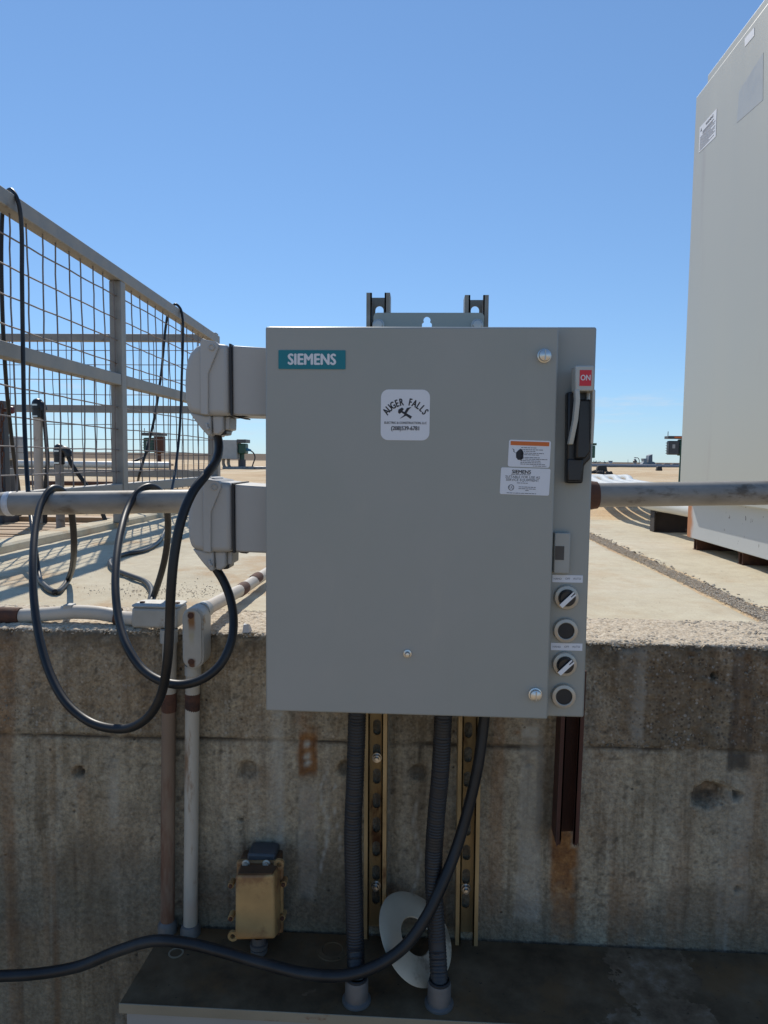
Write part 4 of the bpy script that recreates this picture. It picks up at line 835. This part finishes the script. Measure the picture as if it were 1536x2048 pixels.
flexc('ribbed black flexible conduit dropping from the enclosure, the left of the pair', pl3([(715, 1400, 1.19), (714, 1440, 1.19), (710, 1560, 1.19), (706, 1660, 1.19), (708, 1780, 1.185), (711, 1890, 1.175)]), (713, 2001))
flexc('ribbed black flexible conduit from the enclosure passing the white disc, right of the pair', pl3([(888, 1400, 1.19), (886, 1440, 1.19), (881, 1540, 1.192), (872, 1640, 1.195), (867, 1730, 1.195), (870, 1820, 1.185), (875, 1900, 1.17)]), (878, 2008))
# flat black cable sweeping across
cab = pl3([(972, 1405, 1.225), (968, 1440, 1.225), (957, 1525, 1.215), (937, 1615, 1.205), (910, 1705, 1.19), (880, 1778, 1.17), (850, 1838, 1.155), (812, 1890, 1.145), (760, 1928, 1.138), (695, 1950, 1.135), (615, 1948, 1.135), (530, 1928, 1.14), (450, 1905, 1.15), (372, 1886, 1.16), (305, 1882, 1.165), (235, 1902, 1.165), (160, 1932, 1.165), (80, 1947, 1.165), (0, 1952, 1.165), (-120, 1952, 1.165), (-400, 1940, 1.165)])
tag(MB().tube(spline(cab, 10), .0098, 14).build('heavy_cable', M['cord']), 'heavy black cable sagging from the enclosure across the trough to the left', 'cable')

# white disc leaning on the wall
def disc():
    top = PY(806, 1782, 1.275); bot = PY(852, 1976, 1.155); c = (top + bot) / 2 + Vector((.0, 0, 0)); v = (top - bot); R_ = v.length / 2; v.normalize()
    u = Vector((.45, .9, .1)); u = (u - v * u.dot(v)).normalized(); nrm = u.cross(v).normalized()
    if nrm.y > 0: nrm = -nrm
    b = MB(); n = 56; vs_ = []; fs = []
    prof = [(.40, .004), (.42, .006), (.7, .0035), (.98, 0), (1.0, -.0012), (.98, -.0022), (.7, .001), (.42, .0036)]
    for r, h in prof:
        for k in range(n):
            a = 2 * math.pi * k / n; x, y = math.cos(a) * R_ * r, math.sin(a) * R_ * r
            vs_.append(c + u * x + v * y + nrm * (h + .9 * (x * x) * 1.4))
    m = len(prof)
    for i in range(m):
        for k in range(n): fs.append((i * n + k, i * n + (k + 1) % n, ((i + 1) % m) * n + (k + 1) % n, ((i + 1) % m) * n + k))
    tag(b.add(vs_, fs).build('collar_disc', M['disc'], smooth=50), 'off-white ring-shaped collar plate leaning at the foot of the wall', 'plate')
disc()

# ------------------------------------------------------------------ mesh fences round the pit
def sq(b, p0, p1, w_, up=Vector((0, 0, 1))):
    p0, p1 = Vector(p0), Vector(p1); d = (p1 - p0).normalized()
    if abs(d.z) > .9: up = Vector((1, 0, 0))
    a = d.cross(up).normalized() * (w_ / 2); c = d.cross(a).normalized() * (w_ / 2)
    vs_ = [p + a * i + c * j for p in (p0, p1) for i, j in ((-1, -1), (1, -1), (1, 1), (-1, 1))]
    return b.add(vs_, [(0, 3, 2, 1), (4, 5, 6, 7), (0, 1, 5, 4), (1, 2, 6, 5), (2, 3, 7, 6), (3, 0, 4, 7)])
def wire(p0, p1, parent, name, amp=.002, n=14):
    p0, p1 = Vector(p0), Vector(p1); ph = random.random() * 6; pts = []
    for i in range(n + 1):
        t = i / n; p = p0.lerp(p1, t); k = math.sin(ph + t * 7) * amp + random.uniform(-1, 1) * amp * .5
        pts.append(p + Vector((k * .6, k if abs(p1.z - p0.z) > .3 else 0, 0 if abs(p1.z - p0.z) > .3 else k)))
    MB().tube(pts, .0029, 6).build(name, M['wire'], parent, smooth=60)
FX = -1.41; TW = .056; zt, zm, zbm = .815, .347, -.155; Y0, Y1 = 1.95, 4.80
fa = thing('mesh_fence', 'steel wire mesh guard fence receding along the left side', 'fence', (FX, 3.4, DECK + .03))
fall = lambda y: zt + .03 - (y - 2.3) * .024
sq(MB(), (FX, Y0, fall(Y0)), (FX, Y1 + .028, fall(Y1)), TW).build('top_rail', M['fence'], fa, bevel=.004)
for a, c in ((Y0, 3.23), (3.29, Y1)):
    sq(MB(), (FX, a, zm), (FX, c, zm), .052).build('mid_rail', M['fence'], fa, bevel=.004); sq(MB(), (FX, a, zbm), (FX, c, zbm), .05).build('bottom_rail', M['fence'], fa, bevel=.004)
for y in (Y0, 3.26, Y1): sq(MB(), (FX, y, DECK + .02), (FX, y, fall(y) - .028), .055).build('post', M['fence'], fa, bevel=.004)
WX = FX + .0
y = 2.0
while y < Y1 - .03:
    if abs(y - 3.26) > .035: wire((WX, y, zbm - .035), (WX, y, fall(y) - .02), fa, 'upright_wire', .0028, 16)
    y += .1016
for k in range(10):
    z = fall(2.34) - .108 - k * .1016
    if abs(z - zm) < .035 or z < zbm + .03: continue
    wire((WX + .005, Y0, z + .006), (WX + .005, Y1, z - .03 * (1 - k / 10)), fa, 'cross_wire', .003, 40)
FY = 4.86; zt2 = PY(200, 676, FY).z; zm2 = PY(200, 818, FY).z; zb2 = PY(200, 946, FY).z
fb = thing('mesh_fence', 'steel wire mesh guard fence across the far side of the pit', 'fence', (-3, FY, DECK))
for z, nm in ((zt2, 'top_rail'), (zm2, 'mid_rail'), (zb2, 'bottom_rail')):
    sq(MB(), (-5.2, FY, z), (FX - .03, FY, z), .05).build(nm, M['fence'], fb, bevel=.004)
for x in (-5.2, FX - .028 + .0): sq(MB(), (x, FY + .001, DECK - .01), (x, FY + .001, zt2 - .025 if x < -3 else zt2 + .035), .056).build('post', M['fence'], fb, bevel=.004)
x = -5.1
while x < FX - .06: wire((x, FY - .02, zb2 - .02), (x, FY - .02, zt2), fb, 'upright_wire', .003, 12); x += .1016
z = zt2 - .085
while z > zb2 + .03:
    if abs(z - zm2) > .03: wire((-5.15, FY - .026, z), (FX - .04, FY - .026, z), fb, 'cross_wire', .003, 30)
    z -= .1016
# grating over the pit
gt = thing('slatted_grating', 'tan slatted grating covering the pit behind the left fence', 'grating', (-2.6, 3.0, DECK - .05))
sl0 = None; y = PIT[2] + .04
while y < PIT[3] - .17:
    if sl0 is None: sl0 = MB().box(PIT[0] + .02, PIT[1] - .005, y - .021, y + .021, DECK - .048, DECK - .012).build('slat', M['slat'], gt, bevel=.003); ys0 = y
    else: share(sl0, 'slat', gt, (0, y - ys0, random.uniform(-.002, .002)), (0, 0, random.uniform(-.002, .002)))
    y += .066
MB().box(PIT[0] + .02, PIT[1] - .005, PIT[3] - .13, PIT[3] - .02, DECK - .06, DECK + .012).build('end_beam', M['slat'], gt, bevel=.004)

# ------------------------------------------------------------------ tall cabinet at the right
KX, KB, KF, KN = .99, 1.03, 2.785, 1.92
kt = thing('tall_cabinet', 'tall pale grey metal cabinet on a steel base at the right edge', 'cabinet', (1.5, 2.35, DECK))
zt_ = PX(1396, 190, KX).z
bd = MB().box(KX, 2.05, KN, KF, -.135, zt_).build('body', M['cab'], kt, bevel=.004)
MB().box(KX + .02, 2.03, KN + .02, KF - .05, zt_ + .0005, zt_ + .052).build('roof', M['cab'], kt, bevel=.003)
MB().box(KB, 2.02, KN + .02, KF + .012, -.288, -.1355).build('base', M['cabbase'], kt, bevel=.002)
for yy in (2.745, 2.36, 1.98):
    f_ = MB(); f_.box(KB + .012, 1.98, yy - .02, yy - .016, DECK - .003, -.2885); f_.box(KB + .012, 1.98, yy - .016, yy + .02, -.294, -.2885); f_.box(KB + .012, 1.98, yy - .016, yy + .02, DECK - .003, DECK + .004); f_.box(KB + .016, 1.98, yy + .012, yy + .02, DECK + .004, -.294)
    f_.build('skid', M['rust'], kt)
def onX(quad, name, mat, parent, d=.001):
    p = [PX(x, y, KX) for x, y in quad]; return MB().prism([(q.y, q.z) for q in p], (KX, 0, 0), (0, 1, 0), ZU, (-1, 0, 0), 0.0002, d).build(name, mat, parent, smooth=0)
wsq = onX([(1400, 255), (1434, 217), (1432, 273), (1398, 306)], 'warning_sticker', M['white'], bd); wsq['label'] = 'white warning sticker high on the cabinet'
p = [PX(x, y, KX) for x, y in ((1400, 255), (1434, 217), (1432, 273), (1398, 306))]; uL = Vector((0, -1, 0)); cW = (p[0] + p[1] + p[2] + p[3]) / 4; hh = (p[0].z - p[3].z); ww = abs(p[0].y - p[1].y); cW.x = KX - .0012
text('WARNING', hh * .155, cW + Vector((0, -ww * .1, hh * .36)), uL, ZU, M['ink'], wsq, bold=.03)
b = MB()
for i, (f0, f1) in enumerate(((-.3, .35), (-.3, .3), (-.45, .45), (-.45, .4), (-.45, .2), (-.45, .45), (-.45, .42), (-.45, .35), (-.45, .45), (-.45, .1), (-.45, .4))):
    zz = cW.z + hh * (.20 - i * .062); b.box(KX - .0016, KX - .0011, cW.y - f1 * ww, cW.y - f0 * ww, zz, zz + hh * (.03 if i < 2 else .016))
b.build('fine_print', M['inkgrey'], wsq, smooth=0)
tri = [(-.5, -.4), (.5, -.4), (0, .55)]; MB().prism([(cW.y + ww * .40 - a * hh * .14, cW.z + hh * .36 + c * hh * .14) for a, c in tri], (KX - .0011, 0, 0), (0, 1, 0), ZU, (-1, 0, 0), 0, .0004).build('warning_triangle', M['ink'], wsq, smooth=0)
onX([(1490, 77), (1509, 55), (1509, 71), (1490, 94)], 'small_sticker', M['white'], bd)
onX([(1478, 183), (1527, 105), (1526, 200), (1474, 246)], 'clear_sticker', mk('clear_sticker', (.455, .455, .425), .32, var=.04, scale=20), bd, .0006)
# steel sleeper and white pipes behind the cabinet
a = PZ(1306, 1063, DECK); sp = thing('pipe_sleeper', 'dark rusty steel sleeper carrying the white pipes beside the cabinet', 'support', (a.x + .3, a.y, DECK))
MB().box(a.x, a.x + .7, a.y - .006, a.y + .006, DECK + .004, DECK + .092).build('web', M['darksteel'], sp)
for z0, z1 in ((DECK - .004, DECK + .004), (DECK + .092, DECK + .10)): MB().box(a.x, a.x + .7, a.y - .045, a.y + .05, z0, z1).build('flange', M['darksteel'], sp)
MB().box(a.x - .006, a.x - .0005, a.y - .03, a.y + .03, DECK + .001, DECK + .098).build('end_plate', M['darksteel'], sp)
for i, wd in enumerate(('leftmost and nearest', 'second', 'third', 'rightmost and farthest')):
    r = .031; z0 = DECK + .102 + r; ox = i * .092; zz = DECK + .18
    path = [(1.145 + ox, 2.80, z0), (1.13 + ox, 3.2, z0), (1.115 + ox, a.y + .1, z0), (1.10 + ox, 3.85, zz - .02), (1.09 + ox, 4.1, zz), (1.145 + ox * .95, 4.54, zz), (1.27 + ox * .92, 5.27, zz), (1.42 + ox * 1.1, 6.0, zz), (1.57 + ox * 1.3, 6.8, zz), (1.66 + ox * 1.6, 7.7, zz - .02), (1.6 + ox * 2, 8.8, zz - .05), (1.3 + ox * 2.4, 10.2, zz - .1)]
    tag(MB().tube(spline(path, 8), r, 18).build('plastic_pipe', M['pvc']), f'white plastic pipe curving over the sand, {wd} of the four at the cabinet', 'pipe', 'white pipes by the cabinet')

# ------------------------------------------------------------------ things behind the fence and in the distance
def capped_pipe(px, ytop, ybot, Y, label, r, capdir):
    b0 = PY(px + 2, ybot, Y); tp = PY(px, ytop, Y); t = thing('riser_pipe', label, 'pipe', (b0.x, Y, DECK - .05))
    MB().tube([(b0.x, Y, DECK - .05), (tp.x, Y, tp.z - .06)], r, 20).build('pipe', M['galv'] if capdir else M['cond_deck'], t)
    cp = MB().ring((tp.x, Y, tp.z - .085), ZU, [(r * 1.02, -.012), (r * 1.22, -.01), (r * 1.22, .03), (r * 1.3, .032), (r * 1.3, .055), (r * 1.18, .068), (r * .9, .078), (r * .5, .084), (.0005, .086)], 24).build('cap', M['blackplastic'], t)
    sg = .014 if not capdir else .03
    MB().tube(spline([(tp.x, Y, tp.z - .03), (tp.x + sg, Y, tp.z - .03), (tp.x + sg + .012, Y, tp.z - .045), (tp.x + sg + .014, Y, tp.z - .06)], 6), r * (1.0 if capdir else .9), 16).build('elbow', M['blackplastic'], cp)
    for z in (.012, -.045): MB().box(tp.x - r * .6, tp.x + r * .6, Y - r * 1.42, Y - r * 1.15, tp.z - .045 + z - .004, tp.z - .045 + z + .004).build('clamp', M['zinc'], cp)
    ex, ez = tp.x + sg + .014, tp.z - .06
    ld = [(ex, Y, ez), (ex + .004, Y, ez - .04), (ex + .012, Y, ez - .16), (ex + .016, Y, ez - .26), (ex + .004, Y, ez - .36), (ex - .004, Y, DECK - .04)] if not capdir else [(ex, Y, ez), (ex + .012, Y, ez - .03), (ex + .06, Y, ez - .10), (ex + .13, Y, ez - .20), (ex + .2, Y, DECK - .04)]
    MB().tube(spline(ld, 8), .010, 10).build('lead', M['cord'], t)
capped_pipe(75, 797, 985, 3.5, 'taller pale riser pipe with black elbow cap behind the left fence', .022, False)
capped_pipe(118, 888, 1000, 3.3, 'shorter pale riser pipe with black elbow cap behind the left fence', .02, True)
# grey panel box and red-knobbed valve at the far left edge
t = thing('control_panel', 'small grey control panel box at the far left edge behind the fence', 'panel', PY(20, 960, 6.0))
a, c = PY(-10, 872, 6.), PY(38, 920, 6.); MB().box(a.x, c.x, 6, 6.15, c.z, a.z).build('housing', M['panelgrey'], t, bevel=.008); MB().box(a.x + .01, c.x - .012, 5.985, 5.999, c.z + .01, a.z - .01).build('door', M['panelgrey'], t, bevel=.004); MB().box((a.x + c.x) / 2 - .03, (a.x + c.x) / 2 + .03, 6.05, 6.1, DECK - .02, c.z - .001).build('stand', M['darkgrey'], t)
t = thing('chain_hoist', 'rusty chain hanging from a red-knobbed fitting at the far left edge', 'chain', PY(3, 985, 3.6))
for i in range(15):
    c = PY(3 + 2 * math.sin(i), 812 + i * 12, 3.6); ax = Vector((1, .2, 0)) if i % 2 else Vector((.2, 1, 0)); u = ax.cross(ZU).normalized()
    MB().tube([c + u * .009 * math.cos(a) + ZU * .017 * math.sin(a) for a in np.linspace(0, 2 * math.pi, 17)], .0035, 6, cap=False).build('link', M['rust'], t)
c = PY(6, 820, 3.62); MB().cyl(c, c + Vector((.035, 0, 0)), .009, 12).build('stem', M['rust'], t); MB().ring(c + Vector((.035, 0, 0)), XU, [(.006, 0), (.017, .003), (.02, .012), (.017, .021), (.0001, .024)], 18).build('knob', mk('dark_red_paint', (.12, .015, .02), .5), t)
q = PY(6, 820, 3.62); MB().box(q.x - .06, q.x - .005, 3.63, 3.68, DECK - .04, q.z + .05).build('post', M['darkgrey'], t, bevel=.005)
MB().cyl((q.x - .03, 3.655, q.z), (q.x + .005, 3.615, q.z), .008, 10).build('bracket', M['rust'], t)
q = PY(10, 1000, 3.5); MB().box(q.x - .25, q.x + .02, 3.45, 3.6, DECK - .04, DECK + .14).build('base_block', M['darkgrey'], t, bevel=.01)

def actuator(px, py, Y, s_, label, kind):
    c = PY(px, py, Y); t = thing('gate_actuator', label, 'actuator', (c.x, Y, DECK - .1), 'motor actuators on the sand'); k = s_
    MB().box(c.x - .5 * k, c.x + .62 * k, Y - .3 * k, Y + .3 * k, c.z + .38 * k, c.z + .52 * k).build('sun_cover', M['darkgrey'] if kind else M['green'], t, bevel=.02 * k)
    MB().box(c.x - .42 * k, c.x + .1 * k, Y - .2 * k, Y + .2 * k, c.z - .42 * k, c.z + .28 * k).build('gear_housing', M['darkgrey'] if kind != 2 else M['green'], t, bevel=.06 * k)
    for i in range(5): MB().box(c.x - .44 * k, c.x + .12 * k, Y - .215 * k, Y + .215 * k, c.z - .36 * k + i * .13 * k, c.z - .33 * k + i * .13 * k).build('fin', M['darkgrey'], t)
    MB().box(c.x - .2 * k, c.x + .15 * k, Y - .315 * k, Y - .301 * k, c.z + .41 * k, c.z + .49 * k).build('tag_strip', M['orange'], t) if kind == 1 else None
    MB().box(c.x - .25 * k, c.x - .12 * k, Y - .23 * k, Y - .2 * k, c.z - .1 * k, c.z + .1 * k).build('plate', M['panelgrey'], t)
    MB().box(c.x + .12 * k, c.x + .56 * k, Y - .22 * k, Y + .22 * k, c.z - .46 * k, c.z + .36 * k).build('motor', M['green'] if kind != 2 else M['rust'], t, bevel=.05 * k)
    MB().cyl((c.x - .42 * k, Y, c.z + .52 * k), (c.x - .42 * k, Y, c.z + .75 * k), .018 * k, 8).build('antenna', M['darkgrey'], t)
    MB().cyl((c.x + .3 * k, Y, DECK - .1), (c.x + .3 * k, Y, c.z - .4 * k), .12 * k, 16, .09 * k).build('column', M['green'] if kind != 2 else M['rust'], t)
    return t
actuator(1352, 893, 9.0, .245, 'dark motor actuator with flat cover beside the left edge of the tall cabinet', 1)
actuator(1172, 902, 12.0, .25, 'dark motor actuator mostly hidden behind the right edge of the enclosure', 0)
actuator(306, 887, 22.0, .64, 'green and brown motor actuator seen through the mesh fence', 2)
# grey box with green actuator and blue connector
Y = 20.0; t = thing('valve_station', 'pale grey box with green motor and blue connector between the two plug hoods', 'valve', PY(470, 942, Y)); Z = lambda px, py: PY(px, py, Y)
a, c = Z(440, 880), Z(478, 918); MB().box(a.x, c.x, Y - .26, Y + .26, c.z, a.z).build('junction_cover', M['panelgrey'], t, bevel=.01)
a, c = Z(479, 884), Z(497, 908); MB().box(a.x, c.x - .045, Y - .18, Y + .18, c.z, a.z - .045).build('motor', M['green'], t, bevel=.03)
a, c = Z(478, 879), Z(496, 886); MB().box(a.x, c.x, Y - .26, Y + .26, c.z, a.z).build('motor_cover', M['darkgrey'], t, bevel=.008)
MB().cyl(Z(477, 899), Z(494, 899), .055, 14).build('connector', M['blue'], t); MB().cyl(Z(494, 899), Z(502, 901), .045, 14, .028).build('connector_boot', M['blue'], t)
MB().tube(spline([Z(501, 901), Z(507, 906), Z(510, 915), Z(506, 928), Z(503, 938)], 6), .018, 8).build('lead', M['cord'], t)
MB().cyl(Z(484, 905), Z(484, 920), .07, 12).build('stem', M['green'], t); MB().cyl(Z(484, 919), Z(484, 941), .11, 12).build('stem_base', M['darkgrey'], t)
for px in (447, 457): MB().tube(spline([Z(px, 917), Z(px, 928), Z(px + 5, 937), Z(px + 22, 936)], 6), .045, 12).build('riser', M['galv'], t)
MB().box(Z(456, 917).x, Z(459, 917).x, Y, Y + .06, DECK - .08, Z(457, 917).z).build('leg', M['darkgrey'], t)
tag(MB().cyl(PY(446, 937, 19.6), PY(700, 937, 19.6), .06, 14).build('ground_pipe', M['galv']), 'grey pipe lying on the sand between the two plug hoods', 'pipe')
tag(MB().box(PY(436, 940, 19.7).x, PY(512, 940, 19.7).x, 19.6, 19.85, DECK - .12, PY(470, 938.5, 19.7).z).build('pipe_shadow_strip', M['darksteel'], bevel=.01), 'low dark strip standing in for the shadow under the pipe between the two plug hoods', 'block')  # thin dark strip modelled in place of the shadow below the ground pipe
tag(MB().tube(spline([(-16, 18, -.235), (-10, 17.6, -.24), (-8, 17.7, -.24), (-6.6, 18.4, -.24)], 8), .085, 16).build('ground_pipe', M['pvc']), 'pale thick pipe lying on the sand behind the fence', 'pipe')
tag(MB().tube([(-4.2, 7.4, -.305), (-1.8, 7.5, -.30)], .024, 12).build('ground_pipe', M['rust']), 'thin brown pipe on the sand behind the fence', 'pipe')
tag(MB().tube(spline([PY(205, 936, 20), PY(250, 928, 20.5), PY(285, 915, 21), PY(296, 902, 21.6)], 8), .035, 10).build('hose', M['cord']), 'hose rising from the sand to the green and brown actuator', 'hose')
tag(MB().box(PY(268, 932, 22).x, PY(328, 932, 22).x, 22.3, 22.9, DECK - .15, PY(300, 927, 22).z).build('footing_block', M['slat'], bevel=.02), 'tan block on the sand by the fenced actuator', 'block')

# distance at the right: pipeline on blocks, gauge post, plant
yl = 40.0; zl = PY(1270, 931.5, yl).z
tag(MB().cyl((3, yl, zl), (34, yl - 2, zl), .085, 12).build('pipeline', M['fargrey']), 'long thin grey pipeline crossing the sand in the distance', 'pipeline')
for px, py, Y, w_, h, lb in ((1203, 936.5, 20, .15, .10, 'dark trapezoid block on the sand, left of the two by the pipeline'), (1318, 936.5, 26, .10, .09, 'dark block on the sand, right of the two by the pipeline')):
    c = PY(px, py, Y); MBb = MB().add([(c.x - w_, Y - .1, c.z - h), (c.x + w_, Y - .1, c.z - h), (c.x + w_, Y + .1, c.z - h), (c.x - w_, Y + .1, c.z - h), (c.x - w_ * .75, Y - .08, c.z + h * .7), (c.x + w_ * .8, Y - .08, c.z + h * .8), (c.x + w_ * .8, Y + .08, c.z + h * .8), (c.x - w_ * .75, Y + .08, c.z + h * .7)], [(0, 3, 2, 1), (4, 5, 6, 7), (0, 1, 5, 4), (1, 2, 6, 5), (2, 3, 7, 6), (3, 0, 4, 7)]); tag(MBb.build('dark_block', M['blackmatte'], bevel=.02), lb, 'block')
for px, py, lb in ((1186, 942, 'dark clod on the sand touching the enclosure edge'), (1201, 943, 'dark clod on the sand above the white pipes, middle one'), (1218, 945, 'dark clod on the sand above the white pipes, right one')):
    c = PZ(px, py + 2, DECK + .02); r = .06; b = MB(); vs_ = []
    for k in range(3):
        dx = (k - 1) * .05; b.ring((c.x + dx, c.y + random.uniform(-.03, .03), DECK - .03), ZU, [(.05, 0), (.062 * random.uniform(.8, 1.2), .03), (.045, .075), (.02, .1 * random.uniform(.8, 1.2)), (.0005, .105)], 7)
    tag(b.build('clod', M['blackmatte'], smooth=0), lb, 'clod')
Y = 60.; t = thing('gauge_post', 'dark gauge post standing on the horizon in the gap right of the enclosure', 'post', PY(1270, 931, Y)); Z = lambda px, py: PY(px, py, Y)
MB().cyl(Z(1270, 933), Z(1270, 918), .14, 10, .09).build('post', M['fargrey'], t); MB().ring(Z(1270, 923), ZU, [(.05, -.12), (.16, -.06), (.17, .05), (.06, .14)], 12).build('head', M['darkgrey'], t); MB().box(Z(1268.5, 915).x, Z(1272, 915).x, Y - .05, Y + .05, Z(1270, 916.5).z, Z(1270, 914.5).z).build('cross_bar', M['fargrey'], t)
MB().tube(spline([Z(1271, 915.5), Z(1276, 916), Z(1278.5, 921), Z(1278, 927)], 6), .03, 6).build('cable', M['darkgrey'], t)
Y = 90.; t = thing('plant_building', 'grey slanted conveyor building on the horizon right of the enclosure', 'building', PY(1298, 929, Y))
MB().prism([(Z0.x, Z0.z) for Z0 in (PY(1296, 929, Y), PY(1298.5, 911, Y), PY(1305, 908.5, Y), PY(1305, 929, Y))], (0, Y, 0), XU, ZU, (0, 1, 0), 0, 1.2).build('tower', M['fargrey'], t, smooth=0)
for i in range(3): MB().prism([(Z0.x, Z0.z) for Z0 in (PY(1299 + 2 * i, 928, Y), PY(1299.7 + 2 * i, 912 - i, Y), PY(1300.6 + 2 * i, 912 - i, Y), PY(1300.2 + 2 * i, 928, Y))], (0, Y - .02, 0), XU, ZU, YF, 0, .06).build('rib', M['panelgrey'], t, smooth=0)
MB().prism([(Z0.x, Z0.z) for Z0 in (PY(1284, 929, Y), PY(1288, 923, Y), PY(1287, 917, Y), PY(1294, 917, Y), PY(1294, 924, Y), PY(1297, 929, Y))], (0, Y, 0), XU, ZU, (0, 1, 0), 0, 1.).build('hopper', M['panelgrey'], t, smooth=0)
MB().prism([(Z0.x, Z0.z) for Z0 in (PY(1305, 929, Y), PY(1305, 923, Y), PY(1309, 924, Y), PY(1312, 929, Y))], (0, Y, 0), XU, ZU, (0, 1, 0), 0, 1.).build('annex', M['fargrey'], t, smooth=0)
Y = 110.; t = thing('lookout_hut', 'tiny hut with flared roof on the horizon right of the enclosure', 'hut', PY(1222, 928, Y))
MB().box(PY(1219, 925, Y).x, PY(1224.5, 925, Y).x, Y, Y + .5, PY(1222, 929, Y).z, PY(1222, 923, Y).z).build('hut_wall', M['farwhite'], t); MB().box(PY(1218, 923, Y).x, PY(1225.5, 923, Y).x, Y - .1, Y + .6, PY(1222, 923, Y).z, PY(1222, 921.6, Y).z).build('roof', M['fargrey'], t)
for i, (px, w_) in enumerate(((1189, 5), (1196, 6), (1209, 5))):
    Y = 130. + i; c = PY(px, 928, Y); b = MB(); t = thing('shrub_tree', ('leftmost', 'middle', 'rightmost')[i] + ' of three small dark trees on the horizon by the enclosure edge', 'tree', (c.x, Y, c.z)); m = w_ / F * Y
    for k in range(60):
        q = c + Vector((random.gauss(0, m * .35), random.gauss(0, m * .3), abs(random.gauss(.2, .16)))); r = random.uniform(.04, .11); a = random.random() * 6
        b.add([q + Vector((math.cos(a) * r, math.sin(a) * r, -r * .5)), q + Vector((-math.sin(a) * r, math.cos(a) * r, -r * .3)), q + Vector((-math.cos(a) * r, -math.sin(a) * r, r * .3)), q + Vector((0, 0, r))], [(0, 1, 3), (1, 2, 3), (2, 0, 3), (0, 2, 1)])
    b.build('crown', M['fartree'], t, smooth=0); MB().cyl(c - Vector((0, 0, .4)), c + Vector((0, 0, .2)), .06, 8, .03).build('trunk', M['fargrey'], t)
tag(MB().cyl(PY(1256, 928, 120.), PY(1256, 918.5, 120.), .05, 8, .02).build('mast', M['fargrey']), 'hair-thin mast on the horizon left of the gauge post', 'mast')
for i, px in enumerate((1318, 1335, 1352)):
    Y = 75.; c = PY(px, 928, Y); tag(MB().box(c.x - .3, c.x + .3, Y, Y + .3, PY(px, 930, Y).z - .1, PY(px, 927.2, Y).z).build('far_block', M['darkgrey'], bevel=.05), ('left', 'middle', 'right')[i] + ' of three low dark blocks on the horizon by the cabinet', 'block', 'blocks on the horizon')
